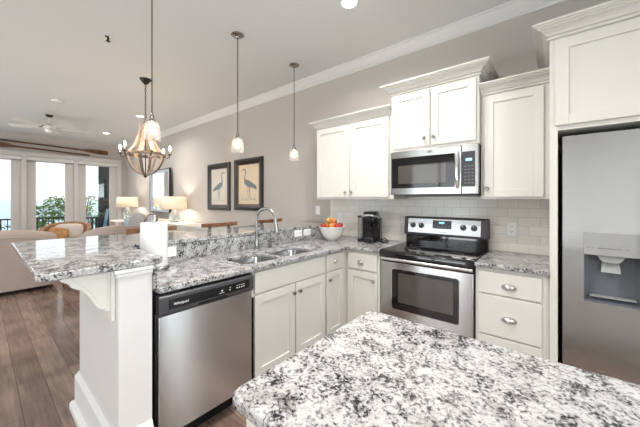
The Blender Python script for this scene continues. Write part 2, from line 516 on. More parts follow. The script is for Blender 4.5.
def arc(cx, cy, r, a0, a1, n=6):
    return [(cx + r * cos(radians(a0 + (a1 - a0) * i / n)), cy + r * sin(radians(a0 + (a1 - a0) * i / n))) for i in range(n + 1)]
def rrect(x0, x1, y0, y1, r, n=6):
    return arc(x1 - r, y0 + r, r, -90, 0, n) + arc(x1 - r, y1 - r, r, 0, 90, n) + arc(x0 + r, y1 - r, r, 90, 180, n) + arc(x0 + r, y0 + r, r, 180, 270, n)

def shaker(F, u0, u1, v0, v1, parent, name='door', st=0.06, th=0.019, mat='cab'):
    m = MB(F)
    m.box(u0 + st - 0.004, u1 - st + 0.004, v0 + st - 0.004, v1 - st + 0.004, 0, th - 0.008)
    m.box(u0, u0 + st, v0, v1, 0, th); m.box(u1 - st, u1, v0, v1, 0, th)
    m.box(u0 + st, u1 - st, v0, v0 + st, 0, th); m.box(u0 + st, u1 - st, v1 - st, v1, 0, th)
    return m.build(name, mat, parent, bevel=0.0012, seg=1)
def slab_front(F, u0, u1, v0, v1, parent, name='drawer', th=0.019):
    return MB(F).box(u0, u1, v0, v1, 0, th).build(name, 'cab', parent, bevel=0.002)
def knob(F, u, v, parent, th=0.019):
    m = MB(F @ Matrix.Translation((u, v, th)))
    m.lathe([(0.0, 0), (0.007, 0), (0.006, 0.010), (0.010, 0.014), (0.0155, 0.019), (0.0155, 0.024), (0.011, 0.029), (0, 0.030)], seg=16)
    return m.build('knob', 'nickel', parent, smooth=True)
def cup_pull(F, u, v, parent, th=0.019, w_=0.041):
    m = MB(F @ Matrix.Translation((u, v, th)))
    # half-dome bin pull on an oval back plate
    n, k = 14, 6; vs = []; fs = []
    for i in range(n + 1):
        a = pi * i / n
        for j in range(k + 1):
            b = (pi / 2) * j / k
            vs.append((w_ * cos(a) * (0.35 + 0.65 * cos(b * 0.9)), 0.026 * sin(a) * cos(b) - 0.006, 0.004 + 0.022 * sin(b) * sin(a) ** 0.5))
    for i in range(n):
        for j in range(k):
            p = i * (k + 1) + j; fs.append((p, p + 1, p + k + 2, p + k + 1))
    m.add(vs, fs)
    m.prism([(w_ * 1.1 * cos(2 * pi * i / 24), 0.024 * sin(2 * pi * i / 24)) for i in range(24)], 0, 0.004)
    return m.build('cup_pull', 'pull', parent, smooth=True, angle=60)

def crown_prof(z0, z1, out, back=0.02):
    h = z1 - z0
    return [(-back, z0), (0.006, z0), (0.014, z0 + 0.03 * h), (0.014, z0 + 0.13 * h), (0.005, z0 + 0.16 * h), (0.005, z0 + 0.22 * h),
            (0.20 * out, z0 + 0.26 * h), (0.28 * out, z0 + 0.40 * h), (0.46 * out, z0 + 0.56 * h), (0.72 * out, z0 + 0.67 * h), (0.72 * out, z0 + 0.74 * h),
            (0.88 * out, z0 + 0.77 * h), (0.88 * out, z0 + 0.85 * h), (out, z0 + 0.88 * h), (out, z1), (-back, z1)]

# ================================================================== THE SETTING
XL, XR, YB, YF, ZC = -10.45, 2.6, 2.98, -3.2, 3.05
def S(o): o['kind'] = 'structure'; return o
S(MB().box(XL - 0.2, XR + 0.2, YF - 0.2, YB + 0.2, -0.1, 0).build('floor', 'floor'))
S(MB().box(XL - 0.2, XR + 0.2, YF - 0.2, YB + 0.2, ZC, ZC + 0.12).build('ceiling', 'ceiling'))
S(MB().box(XL - 0.2, XR + 0.2, YB, YB + 0.15, 0, ZC).build('wall_back', 'wall'))
S(MB().box(XR, XR + 0.15, YF, -2.2, 0, ZC).box(XR, XR + 0.15, 0.0, 2.2, 0, ZC).box(XR, XR + 0.15, 2.7, YB, 0, ZC).box(XR, XR + 0.15, 2.2, 2.7, 0, 0.12).box(XR, XR + 0.15, 2.2, 2.7, 2.45, ZC).box(XR, XR + 0.15, -2.2, 0.0, 0, 0.12).box(XR, XR + 0.15, -2.2, 0.0, 2.45, ZC).build('wall_right', 'wallpale'))
wn = struct('window_4', (XR, -1.1, 0.12))  # unseen window, added to light the peninsula fronts
q = MB()
for (y0, y1, z0, z1) in ((-2.28, -2.15, 0.04, 2.53), (-0.05, 0.08, 0.04, 2.53), (-2.2, 0, 0.04, 0.18), (-2.2, 0, 2.40, 2.53), (-1.125, -1.075, 0.12, 2.45)): q.box(XR - 0.02, XR + 0.10, y0, y1, z0, z1)
q.build('window_frame', 'trim', wn)
MB().box(XR + 0.058, XR + 0.062, -2.16, -0.04, 0.17, 2.41).build('window_pane', 'glass', wn)
# wall behind the camera with window openings added for the fill light
m = MB(); xs = XL - 0.2
for (a_, b_) in ADDED_FRONT_WINDOWS:
    m.box(xs, a_, YF - 0.15, YF, 0, ZC)
    m.box(a_, b_, YF - 0.15, YF, 0, 0.12); m.box(a_, b_, YF - 0.15, YF, 2.45, ZC)
    xs = b_
m.box(xs, XR + 0.2, YF - 0.15, YF, 0, ZC)
S(m.build('wall_front', 'wall'))
for i, (a_, b_) in enumerate(ADDED_FRONT_WINDOWS):
    wn = struct('window_%d' % (i + 1), ((a_ + b_) / 2, YF, 0.12))  # unseen windows, added so the fill light can enter
    q = MB()
    for (x0, x1, z0, z1) in ((a_ - 0.08, a_ + 0.05, 0.04, 2.53), (b_ - 0.05, b_ + 0.08, 0.04, 2.53), (a_, b_, 0.04, 0.18), (a_, b_, 2.40, 2.53), ((a_ + b_) / 2 - 0.025, (a_ + b_) / 2 + 0.025, 0.12, 2.45)):
        q.box(x0, x1, YF - 0.10, YF + 0.02, z0, z1)
    q.build('window_frame', 'trim', wn)
    MB().box(a_ + 0.04, b_ - 0.04, YF - 0.062, YF - 0.058, 0.17, 2.41).build('window_pane', 'glass', wn)

wn = struct('window_5', (XR, 2.45, 0.12))  # unseen window, added for the bright streak on the dishwasher
q = MB()
for (y0, y1, z0, z1) in ((2.12, 2.24, 0.04, 2.53), (2.66, 2.78, 0.04, 2.53), (2.2, 2.7, 0.04, 0.18), (2.2, 2.7, 2.40, 2.53)): q.box(XR - 0.02, XR + 0.10, y0, y1, z0, z1)
q.build('window_frame', 'trim', wn)
MB().box(XR + 0.058, XR + 0.062, 2.22, 2.68, 0.17, 2.41).build('window_pane', 'glass', wn)
# far wall with glazed doors
DOORS = [(-1.45, -0.42), (-0.34, 0.697), (0.777, 1.719), (1.806, 2.745)]
ZH = 2.48
m = MB(); ys = YF - 0.2
for (a_, b_) in DOORS:
    m.box(XL - 0.15, XL, ys, a_, 0, ZC); m.box(XL - 0.15, XL, a_, b_, ZH, ZC); ys = b_
m.box(XL - 0.15, XL, ys, YB + 0.1, 0, ZC)
S(m.build('wall_left', 'wall'))
for i, (a_, b_) in enumerate(DOORS):
    d = struct('door_%d' % (i + 1), (XL, (a_ + b_) / 2, 0))
    st = 0.184; z0, z1 = 0.0, ZH
    q = MB()
    q.box(XL - 0.09, XL - 0.03, a_, a_ + st, z0, z1); q.box(XL - 0.09, XL - 0.03, b_ - st, b_, z0, z1)
    q.box(XL - 0.09, XL - 0.03, a_, b_, z1 - 0.12, z1); q.box(XL - 0.09, XL - 0.03, a_, b_, z0, 0.24)
    q.build('door_leaf', 'doorpaint', d, bevel=0.004)
    MB().box(XL - 0.063, XL - 0.057, a_ + st - 0.01, b_ - st + 0.01, 0.23, z1 - 0.11).build('glass_pane', 'glass', d)
    MB().box(XL - 0.03, XL + 0.055, a_ + 0.01, b_ - 0.01, 2.378, 2.473).build('shade_cassette', 'trim', d, bevel=0.008)
# casing: posts between doors and head
q = MB()
for (y0, y1) in ((-1.54, -1.44), (-0.43, -0.33), (0.69, 0.785), (1.712, 1.813), (2.74, 2.85)):
    q.box(XL, XL + 0.035, y0, y1, 0, ZH + 0.01)
q.box(XL, XL + 0.035, -1.54, 2.85, ZH, 2.565); q.box(XL, XL + 0.05, -1.56, 2.87, 2.565, 2.595)
S(q.build('trim_1', 'doorpaint', bevel=0.005))
# ceiling crown along back and far wall
cp = [(0.0, 2.945), (0.012, 2.945), (0.014, 2.962), (0.028, 2.970), (0.045, 2.99), (0.075, 3.012), (0.085, 3.03), (0.10, 3.034), (0.10, ZC), (0.0, ZC)]
S(MB().sweep([(XL, YB), (XR, YB)], cp).build('trim_2', 'trim', smooth=True, angle=25))
bp_ = [(0, 0), (0.016, 0), (0.016, 0.12), (0.008, 0.14), (0, 0.14)]
S(MB().sweep([(XL, 2.86), (XL, YB), (-2.3, YB)], bp_).build('baseboard_back', 'trim'))
# subway tile
S(MB().box(-2.30, -0.036, YB - 0.009, YB - 0.0005, 0.914, 1.40).build('trim_3', 'tile'))
# pony wall that carries the bar
pw = MB()
PX0, PX1, PY0, PY1 = -2.41, -1.60, 0.425, 0.571
pw.prism([(PX0, PY0), (PX1, PY0), (PX1, PY1), (-2.215, PY1), (-2.215, YB), (PX0, YB)], 0, 1.036)
pw_o = S(pw.build('wall_peninsula', 'pony'))
bpath = [(PX0, YB), (PX0, PY0), (PX1, PY0), (PX1, PY1)]
S(MB().sweep(bpath, [(-0.005, 0), (0.045, 0), (0.045, 0.035), (0.036, 0.052), (0.022, 0.056), (0.022, 0.215), (0.012, 0.232), (0.006, 0.245), (-0.005, 0.245)]).build('baseboard_peninsula', 'trim', smooth=True, angle=25))
S(MB().sweep(bpath, [(-0.005, 0.995), (0.006, 0.995), (0.010, 1.003), (0.010, 1.015), (0.018, 1.022), (0.018, 1.036), (-0.005, 1.036)]).build('trim_4', 'trim'))

# outside: deck, sea
S(MB().box(-12.0, XL - 0.15, -4, 4.5, -0.25, -0.12).build('balcony_floor', 'deck'))
S(MB().box(-9000, -40, -6000, 6000, -9.0, -8.9).build('sea', 'sea'))
rl = thing('balcony_railing', 'black metal balcony railing with thin balusters outside the glass doors', 'railing', (-11.9, 0, -0.12))
MB().box(-11.93, -11.87, -3.9, 4.4, 0.79, 0.83).build('top_rail', 'railing', rl)
MB().box(-11.92, -11.88, -3.9, 4.4, -0.02, 0.02).build('bottom_rail', 'railing', rl)
bl0 = MB().box(-11.909, -11.891, -3.809, -3.791, 0.02, 0.79).build('baluster', 'railing', rl)
for i in range(1, 68):
    b = bl0.copy(); COL.objects.link(b); b.location = (0, 0.12 * i, 0)
for y in (-3.8, -1.75, 0.3, 2.35, 4.3):
    MB().box(-11.93, -11.87, y + 0.03, y + 0.09, -0.12, 0.80).build('post', 'railing', rl)

def leaf_cloud(blobs, n, size, seed, flatz=1.0):
    rnd = random.Random(seed); mb = MB()
    for i in range(n):
        c, r = rnd.choice(blobs)
        while True:
            d = Vector((rnd.uniform(-1, 1), rnd.uniform(-1, 1), rnd.uniform(-1, 1)))
            if 0.35 < d.length < 1: break
        p = Vector(c) + Vector((d.x * r, d.y * r, d.z * r * flatz))
        a = Vector((rnd.uniform(-1, 1), rnd.uniform(-1, 1), rnd.uniform(-0.6, 0.8))).normalized() * size * rnd.uniform(0.7, 1.4)
        b = a.cross(Vector((rnd.uniform(-1, 1), rnd.uniform(-1, 1), rnd.uniform(-1, 1)))).normalized() * size * 0.35
        mb.add([p - a, p + b, p + a, p - b], [(0, 1, 2, 3)])
    return mb
t = thing('spreading_tree', 'green spreading tree beyond the railing behind the middle glass door', 'tree', (-14.5, 1.6, -8.9))
leaf_cloud([((-14.3, 1.35, 0.75), 0.55), ((-14.5, 1.9, 1.05), 0.62), ((-14.6, 2.3, 0.9), 0.6), ((-14.1, 1.0, 0.25), 0.6), ((-14.6, 1.6, 0.1), 0.7), ((-14.5, 2.2, -0.1), 0.8), ((-14.4, 1.2, -0.7), 0.7)], 2300, 0.075, 3, 0.75).build('foliage', 'leaf', t)
MB().tube([(-14.5, 1.6, -8.9), (-14.5, 1.65, -3), (-14.45, 1.6, -0.4), (-14.4, 1.5, 0.6)], [0.22, 0.17, 0.10, 0.04], 10).build('trunk', 'bark', t, smooth=True)
MB().tube([(-14.47, 1.62, -1.2), (-14.5, 2.0, 0.1), (-14.5, 2.3, 0.7)], [0.08, 0.05, 0.02], 8).build('branch', 'bark', t, smooth=True)
MB().tube([(-14.47, 1.6, -1.5), (-14.3, 1.2, -0.4), (-14.2, 1.0, 0.3)], [0.08, 0.05, 0.02], 8).build('branch', 'bark', t, smooth=True)
t = thing('slender_tree', 'thin open-branched tree beside the dark shutter outside the last glass door', 'tree', (-16.6, 3.15, -8.9))
leaf_cloud([((-16.6, 3.0, 0.85), 0.36), ((-16.6, 3.25, 1.25), 0.34), ((-16.6, 2.95, 0.3), 0.4), ((-16.6, 3.4, 0.6), 0.45), ((-16.6, 3.2, -0.1), 0.5)], 520, 0.075, 11).build('foliage', 'leafpale', t)
MB().tube([(-16.6, 3.15, -8.9), (-16.6, 3.15, -2), (-16.6, 3.1, 0.2), (-16.6, 3.25, 1.45)], [0.12, 0.09, 0.04, 0.012], 8).build('trunk', 'bark', t, smooth=True)

sh = thing('shutter_panel', 'dark green shutter panel standing open outside the last glass door', 'shutter', (-11.5, 2.62, -0.12))
q = MB(); q.box(-11.53, -11.47, 2.50, 2.56, -0.10, 2.95); q.box(-11.53, -11.47, 2.93, 2.99, -0.10, 2.95); q.box(-11.53, -11.47, 2.50, 2.99, 2.88, 2.95); q.box(-11.53, -11.47, 2.50, 2.99, -0.10, 0.0)
q.build('frame', 'shutter', sh)
q = MB()
for i in range(41): q.add([(-11.515, 2.55, 0.005 + i * 0.07), (-11.515, 2.94, 0.005 + i * 0.07), (-11.485, 2.94, 0.08 + i * 0.07), (-11.485, 2.55, 0.08 + i * 0.07), (-11.505, 2.55, 0.0 + i * 0.07), (-11.505, 2.94, 0.0 + i * 0.07), (-11.475, 2.94, 0.075 + i * 0.07), (-11.475, 2.55, 0.075 + i * 0.07)],
    [(0, 1, 2, 3), (7, 6, 5, 4), (0, 4, 5, 1), (1, 5, 6, 2), (2, 6, 7, 3), (3, 7, 4, 0)])
q.build('louvre_panel', 'shutter', sh)
# patio table and chair
pt = thing('patio_table', 'dark metal patio table on the balcony outside the last glass door', 'table', (-10.86, 2.17, -0.12))
MB().box(-11.02, -10.70, 1.96, 2.38, 0.80, 0.86).build('tabletop', 'outmetal', pt, bevel=0.006)
for sx_ in (-11.0, -10.76):
    for sy_ in (1.99, 2.31): MB().box(sx_, sx_ + 0.04, sy_, sy_ + 0.04, -0.12, 0.80).build('leg', 'outmetal', pt)
pc = thing('patio_chair', 'dark metal patio chair with a blue sling back beside the balcony table', 'chair', (-11.22, 2.52, -0.12))
X0, Y0 = -11.22, 2.50
MB().box(X0 - 0.16, X0 + 0.16, Y0 - 0.17, Y0 + 0.13, 0.40, 0.44).build('seat', 'outsling', pc, bevel=0.008)
q = MB(); q.prism([(Y0 + 0.09, 0.44), (Y0 + 0.11, 0.44), (Y0 + 0.20, 1.06), (Y0 + 0.18, 1.06)], X0 - 0.15, X0 + 0.15, 'x'); q.build('backrest', 'outsling', pc)
for x in (X0 - 0.16, X0 + 0.13):
    for y in (Y0 - 0.17, Y0 + 0.10): MB().box(x, x + 0.03, y, y + 0.03, -0.12, 0.40).build('leg', 'outmetal', pc)
for x in (X0 - 0.175, X0 + 0.175): MB().tube([(x, Y0 + 0.11, 0.42), (x, Y0 + 0.14, 0.66), (x, Y0 - 0.16, 0.66), (x, Y0 - 0.17, -0.11)], 0.013, 8).build('arm', 'outmetal', pc, smooth=True)

# ================================================================== PENINSULA
XP = -1.61     # cabinet box front plane
FP = F_pen(XP)
YR = 2.355     # back-run cabinet box front plane
FB = F_back(YR)
CT, CB = 0.914, 0.884

# base cabinet under the sink
c = thing('sink_base_cabinet', 'white two-door base cabinet under the sink beside the dishwasher', 'cabinet', (-1.9, 1.6, 0))
q = MB(); q.box(-2.20, XP, 1.195, 1.215, 0.11, 0.70); q.box(-2.20, XP, 1.985, 2.0, 0.11, 0.70); q.box(-2.20, XP - 0.02, 1.215, 1.985, 0.11, 0.13); q.box(-2.20, -2.185, 1.215, 1.985, 0.11, 0.70)
q.box(XP - 0.02, XP, 1.195, 2.0, 0.685, CB); q.box(XP - 0.02, XP, 1.195, 1.23, 0.11, 0.69); q.box(XP - 0.02, XP, 1.58, 1.65, 0.11, 0.69); q.box(XP - 0.02, XP, 1.96, 2.0, 0.11, 0.69)
q.build('carcass', 'cab', c)
MB().box(-2.18, XP - 0.07, 1.195, 2.0, 0, 0.11).build('toe_kick', 'cab', c)
slab_front(FP, 1.215, 1.985, 0.722, 0.868, c, 'false_drawer_front')
d1 = shaker(FP, 1.215, 1.603, 0.135, 0.708, c); knob(FP, 1.578, 0.642, d1)
d2 = shaker(FP, 1.615, 1.985, 0.135, 0.708, c); knob(FP, 1.643, 0.642, d2)
# narrow cabinet
c = thing('narrow_base_cabinet', 'narrow white base cabinet with one drawer over one door in the inside corner', 'cabinet', (-1.9, 2.12, 0))
MB().box(-2.20, XP, 2.0, 2.30, 0.11, CB).build('carcass', 'cab', c)
MB().box(-2.18, XP - 0.07, 2.0, 2.30, 0, 0.11).build('toe_kick', 'cab', c)
d1 = slab_front(FP, 2.005, 2.255, 0.722, 0.868, c); cup_pull(FP, 2.135, 0.792, d1, w_=0.028)
d2 = shaker(FP, 2.005, 2.255, 0.135, 0.708, c, st=0.05); knob(FP, 2.035, 0.642, d2)
# corner + back run cabinet left of range
c = thing('corner_base_cabinet', 'white base cabinet with drawer and door between the corner and the range', 'cabinet', (-1.45, 2.66, 0))
q = MB(); q.box(-1.66, -1.245, YR, YB - 0.012, 0.11, CB); q.box(-2.2, -1.66, 2.30, YB - 0.012, 0.11, CB)
q.box(-1.66, XP, 2.30, YR, 0.11, CB)
q.build('carcass', 'cab', c)
MB().box(-1.66, -1.245, YR + 0.07, YB - 0.012, 0, 0.11).build('toe_kick', 'cab', c)
d1 = slab_front(FB, -1.585, -1.270, 0.705, 0.852, c); cup_pull(FB, -1.440, 0.772, d1, w_=0.030)
d2 = shaker(FB, -1.585, -1.270, 0.135, 0.685, c); knob(FB, -1.30, 0.618, d2)
# drawer base right of the range
c = thing('drawer_base_cabinet', 'white base cabinet of three stacked drawers between range and refrigerator', 'cabinet', (-0.25, 2.66, 0))
MB().box(-0.462, -0.037, YR, YB - 0.012, 0.11, CB).build('carcass', 'cab', c)
MB().box(-0.462, -0.037, YR + 0.07, YB - 0.012, 0, 0.11).build('toe_kick', 'cab', c)
for (z0, z1) in ((0.702, 0.856), (0.410, 0.690), (0.135, 0.398)):
    d1 = slab_front(FB, -0.440, -0.076, z0, z1, c)
    cup_pull(FB, -0.253, 0.766 if z0 > 0.6 else (z0 + z1) / 2 - 0.012, d1)

# dishwasher
dw = thing('dishwasher', 'stainless dishwasher with black control strip built into the peninsula', 'dishwasher', (-1.9, 0.885, 0))
MB().box(-2.18, XP - 0.01, 0.592, 1.19, 0.1, 0.876).build('tub', 'black', dw)
MB().box(-2.15, XP - 0.06, 0.60, 1.185, 0.0, 0.1).build('kick_plate', 'black', dw)
dwf = F_pen(XP - 0.01)
MB(dwf).prism(rrect(0.598, 1.183, 0.115, 0.758, 0.004, 2), 0, 0.033).build('door_panel', 'steelv', dw, bevel=0.004)
q = MB(dwf); q.prism([(0.595, 0.0), (0.595, 0.045), (0.610, 0.052), (1.170, 0.052), (1.186, 0.045), (1.186, 0.0)], 0.768, 0.862, 'z')
q2 = MB()
q2.prism([(XP - 0.01, 0.762), (XP + 0.030, 0.758), (XP + 0.042, 0.775), (XP + 0.040, 0.858), (XP + 0.030, 0.868), (XP - 0.01, 0.868)], 0.595, 1.186, 'y')
cpn = q2.build('control_panel', 'charcoal', dw, bevel=0.003)
fp2 = F_pen(XP + 0.041)
MB(fp2).box(0.64, 1.15, 0.790, 0.842, -0.001, 0.0015).build('control_strip', 'black', dw)
q2 = MB(fp2)
q2.box(0.80, 0.98, 0.770, 0.786, -0.002, 0.003)
q2.build('pocket_handle', 'black', dw, bevel=0.002)
text_mesh('brand_lettering', 'Whirlpool', 0.019, fp2 @ Matrix.Translation((0.705, 0.814, 0.0022)), 'white', dw)
q2 = MB(fp2)
rnd = random.Random(2)
for i in range(7):
    x = 1.00 + 0.017 * i
    if i in (1, 2): continue
    q2.box(x, x + 0.010, 0.822, 0.825, 0.001, 0.002); q2.box(x, x + 0.008, 0.806, 0.812, 0.001, 0.002)
q2.box(0.945, 0.955, 0.812, 0.820, 0.001, 0.002); q2.box(0.93, 0.965, 0.802, 0.804, 0.001, 0.002)
q2.build('indicator_marks', 'white', dw)

# L-shaped worktop with two sink cut-outs
def slab_with_holes(name, pts, z0, z1, holes, mat, bevel=0.006):
    o = MB().prism(pts, z0, z1).build(name, mat)
    cut = []
    for h in holes:
        k = MB().prism(h, z0 - 0.1, z1 + 0.1).build('cutter', mat); cut.append(k)
        md = o.modifiers.new('cut', 'BOOLEAN'); md.operation = 'DIFFERENCE'; md.solver = 'EXACT'; md.object = k
    dg = bpy.context.evaluated_depsgraph_get()
    me = bpy.data.meshes.new_from_object(o.evaluated_get(dg))
    o.modifiers.clear(); old = o.data; o.data = me; me.name = name
    for k in cut: bpy.data.objects.remove(k)
    md = o.modifiers.new('bevel', 'BEVEL'); md.width = bevel; md.segments = 2; md.limit_method = 'ANGLE'; md.angle_limit = radians(50)
    me.shade_smooth(); me.set_sharp_from_angle(angle=radians(40))
    return o
XE, YE = -1.573, 2.318
B1 = (-1.985, -1.675, 1.20, 1.545); B2 = (-1.985, -1.675, 1.575, 1.955)
o = slab_with_holes('worktop', [(-2.194, 0.592), (XE, 0.592), (XE, YE), (-1.238, YE), (-1.238, YB - 0.010), (-2.194, YB - 0.010)], CB, CT,
                    [rrect(*B1, 0.07), rrect(*B2, 0.07)], 'granite')
tag(o, 'L-shaped speckled granite worktop around the sink, running from dishwasher to range', 'worktop')
o = MB().prism([(-0.464, YE), (-0.037, YE), (-0.037, YB - 0.010), (-0.464, YB - 0.010)], CB, CT).build('worktop', 'granite', bevel=0.005)
tag(o, 'short granite worktop between the range and the refrigerator', 'worktop')
# granite splash on the pony wall (L)
o = MB().prism([(-2.194, YB - 0.010), (-2.214, YB - 0.010), (-2.214, 0.572), (-1.585, 0.572), (-1.585, 0.590), (-2.194, 0.590)], CT + 0.0005, 1.0355).build('splashback', 'granite', bevel=0.001, seg=1)
tag(o, 'upright granite splashback behind sink and faucet under the raised bar', 'splashback')
# raised bar top
bar = [(-1.585, 0.640)] + [(-1.585, 0.17)] + [(-1.600, 0.145)] + [(-2.93, 0.145), (-2.95, 0.165), (-2.95, 0.80), (-2.74, 1.35), (-2.74, YB - 0.003), (-2.195, YB - 0.003), (-2.195, 0.665), (-1.61, 0.665)]
bar = [(-1.615, 0.628), (-1.585, 0.600), (-1.585, 0.17), (-1.610, 0.145), (-2.93, 0.145), (-2.95, 0.165), (-2.95, 0.80), (-2.74, 1.35), (-2.74, YB - 0.003), (-2.193, YB - 0.003), (-2.193, 0.628)]
o = MB().prism(bar, 1.037, 1.070).build('bar_counter', 'granite', bevel=0.006)
tag(o, 'raised speckled granite bar top wrapping the end of the peninsula', 'bar top')

# corbel
cb = thing('corbel', 'cream carved wooden corbel holding up the bar overhang', 'corbel', (-1.68, 0.40, 0.82))
cx0, cx1 = -1.785, -1.665
prof = [(PY0 - 0.016, 1.036), (0.228, 1.036), (0.228, 1.012), (0.242, 1.002), (0.256, 0.994), (0.264, 0.976), (0.284, 0.964)]
prof += [(0.300, 0.956), (0.317, 0.936), (0.332, 0.910), (0.345, 0.884), (0.357, 0.862), (0.372, 0.848), (0.392, 0.845), (0.386, 0.836), (PY0 - 0.016, 0.826)]
MB().prism(prof, cx0, cx1, 'x').build('bracket', 'cab', cb, bevel=0.003)
inner = [(PY0 - 0.030, 1.020), (0.262, 1.020), (0.288, 0.985), (0.312, 0.966), (0.331, 0.940), (0.346, 0.912), (0.360, 0.886), (0.374, 0.870), (PY0 - 0.030, 0.866)]
MB().prism(inner, cx1, cx1 + 0.004, 'x').build('side_panel', 'cab', cb, bevel=0.002, seg=1)
MB().box(cx0 - 0.012, cx1 + 0.022, PY0 - 0.018, PY0 - 0.0005, 0.785, 1.036).build('back_plate', 'cab', cb, bevel=0.003)

# sink
sk = thing('kitchen_sink', 'stainless double-bowl undermount sink below the gooseneck faucet', 'sink', (-1.83, 1.57, 0.70))
for (x0, x1, y0, y1) in (B1, B2):
    q = MB(); rings = []
    for (ins, z) in ((-0.012, CB - 0.0006), (-0.002, CB - 0.0008), (0.0, 0.876), (0.008, 0.74), (0.03, 0.712), (0.06, 0.705)):
        rings.append([(p[0], p[1], z) for p in rrect(x0 + ins, x1 - ins, y0 + ins, y1 - ins, 0.07 - min(ins, 0.03))])
    n = len(rings[0]); vs = [p for r_ in rings for p in r_]
    fs = [(i * n + k, i * n + (k + 1) % n, (i + 1) * n + (k + 1) % n, (i + 1) * n + k) for i in range(len(rings) - 1) for k in range(n)]
    fs.append(tuple((len(rings) - 1) * n + k for k in range(n)))
    q.add(vs, fs)
    b = q.build('bowl', 'sinksteel', sk, smooth=True, angle=50)
    MB().lathe([(0.0, 0), (0.045, 0), (0.045, 0.003), (0.036, 0.003), (0.030, 0.001), (0, 0.001)], ((x0 + x1) / 2, (y0 + y1) / 2, 0.7055), 20).build('drain', 'chrome', b, smooth=True)

# faucet
fx, fy = -2.115, 1.630
fc = thing('gooseneck_faucet', 'brushed nickel gooseneck faucet with pull-down head behind the sink', 'faucet', (fx, fy, CT))
MB().lathe([(0, 0), (0.028, 0), (0.028, 0.012), (0.019, 0.020), (0.018, 0.085), (0.014, 0.095), (0, 0.095)], (fx, fy, CT + 0.0005), 20).build('base', 'nickel', fc, smooth=True)
ex, ey = -1.945, 1.705
pts = [(fx, fy, CT + 0.09), (fx, fy, 1.18)]
R = 0.5
for i in range(1, 13):
    a = pi * i / 12 * 0.94
    k = (1 - cos(a)) / 2
    pts.append((fx + (ex - fx) * k, fy + (ey - fy) * k, 1.195 + 0.095 * sin(a)))
MB().tube(pts, 0.0140, 14).build('spout', 'nickel', fc, smooth=True)
l_ = pts[-1]
MB().tube([l_, (ex + 0.004, ey + 0.002, 1.16), (ex + 0.010, ey + 0.005, 1.11), (ex + 0.012, ey + 0.006, 1.075)], [0.0155, 0.018, 0.020, 0.021], 14).build('spray_head', 'nickel', fc, smooth=True)
MB().tube([(fx + 0.012, fy + 0.012, CT + 0.055), (fx + 0.03, fy + 0.045, CT + 0.062), (fx + 0.06, fy + 0.085, CT + 0.09)], [0.011, 0.008, 0.005], 10).build('lever_handle', 'nickel', fc, smooth=True)
sd = thing('soap_dispenser', 'short nickel soap dispenser beside the faucet base', 'soap dispenser', (-2.09, 1.775, CT))
MB().lathe([(0, 0), (0.022, 0), (0.022, 0.008), (0.013, 0.014), (0.012, 0.055), (0.009, 0.058), (0, 0.058)], (-2.09, 1.775, CT + 0.0005), 18).build('body', 'nickel', sd, smooth=True)
MB().tube([(-2.115, 1.765, CT + 0.064), (-2.07, 1.783, CT + 0.068), (-2.025, 1.80, CT + 0.060)], [0.011, 0.0095, 0.006], 10).build('pump_spout', 'nickel', sd, smooth=True)

# outlet plates
def outlet(name, label, F, u, v, wd, hg, group=None, cat='outlet', kind='duplex'):
    ctr = F @ Vector((u, v, 0))
    t_ = thing(name, label, cat, ctr, group)
    MB(F).box(u - wd / 2, u + wd / 2, v - hg / 2, v + hg / 2, 0.0003, 0.006).build('cover_plate', 'plate', t_, bevel=0.002)
    for sgn in (-1, 1):
        if kind == 'switch':
            if sgn == 1: MB(F).box(u - 0.016, u + 0.016, v - 0.032, v + 0.032, 0.006, 0.009).build('rocker', 'plate', t_, bevel=0.001)
            continue
        du, dv = (0.026 * sgn, 0) if wd > hg else (0, 0.022 * sgn)
        r_ = MB(F).prism([(u + du + a, v + dv + b) for a, b in rrect(-0.015, 0.015, -0.015, 0.015, 0.006, 3)], 0.006, 0.0075).build('receptacle', 'plate', t_)
        q_ = MB(F)
        if wd > hg:
            q_.box(u + du - 0.006, u + du + 0.004, v - 0.008, v - 0.005, 0.007, 0.0082); q_.box(u + du - 0.006, u + du + 0.004, v + 0.005, v + 0.008, 0.007, 0.0082)
        else:
            q_.box(u - 0.008, u - 0.005, v + dv - 0.003, v + dv + 0.008, 0.007, 0.0082); q_.box(u + 0.005, u + 0.008, v + dv - 0.003, v + dv + 0.008, 0.007, 0.0082)
            q_.box(u - 0.002, u + 0.002, v + dv - 0.011, v + dv - 0.007, 0.007, 0.0082)
        q_.build('slots', 'charcoal', r_)
    return t_
FS = F_pen(-2.194)
outlet('outlet', 'white outlet plate on the splashback beside the paper towel roll', FS, 0.890, 0.985, 0.115, 0.072)
outlet('outlet', 'white outlet plate on the splashback beyond the faucet, first of the pair', FS, 2.255, 1.0, 0.115, 0.072)
outlet('outlet', 'white outlet plate on the splashback beyond the faucet, the one nearer the fruit bowl', FS, 2.400, 1.0, 0.115, 0.072)
FT = F_back(YB - 0.009)
outlet('outlet', 'white double outlet on the tiles above the short worktop', FT, -0.302, 1.115, 0.075, 0.118)
outlet('outlet', 'white outlet plate on the tiles above the fruit bowl', FT, -2.135, 1.135, 0.075, 0.118)
outlet('light_switch', 'white light switch on the painted wall beside the tiles', F_back(YB), -2.52, 1.225, 0.075, 0.118, cat='switch', kind='switch')

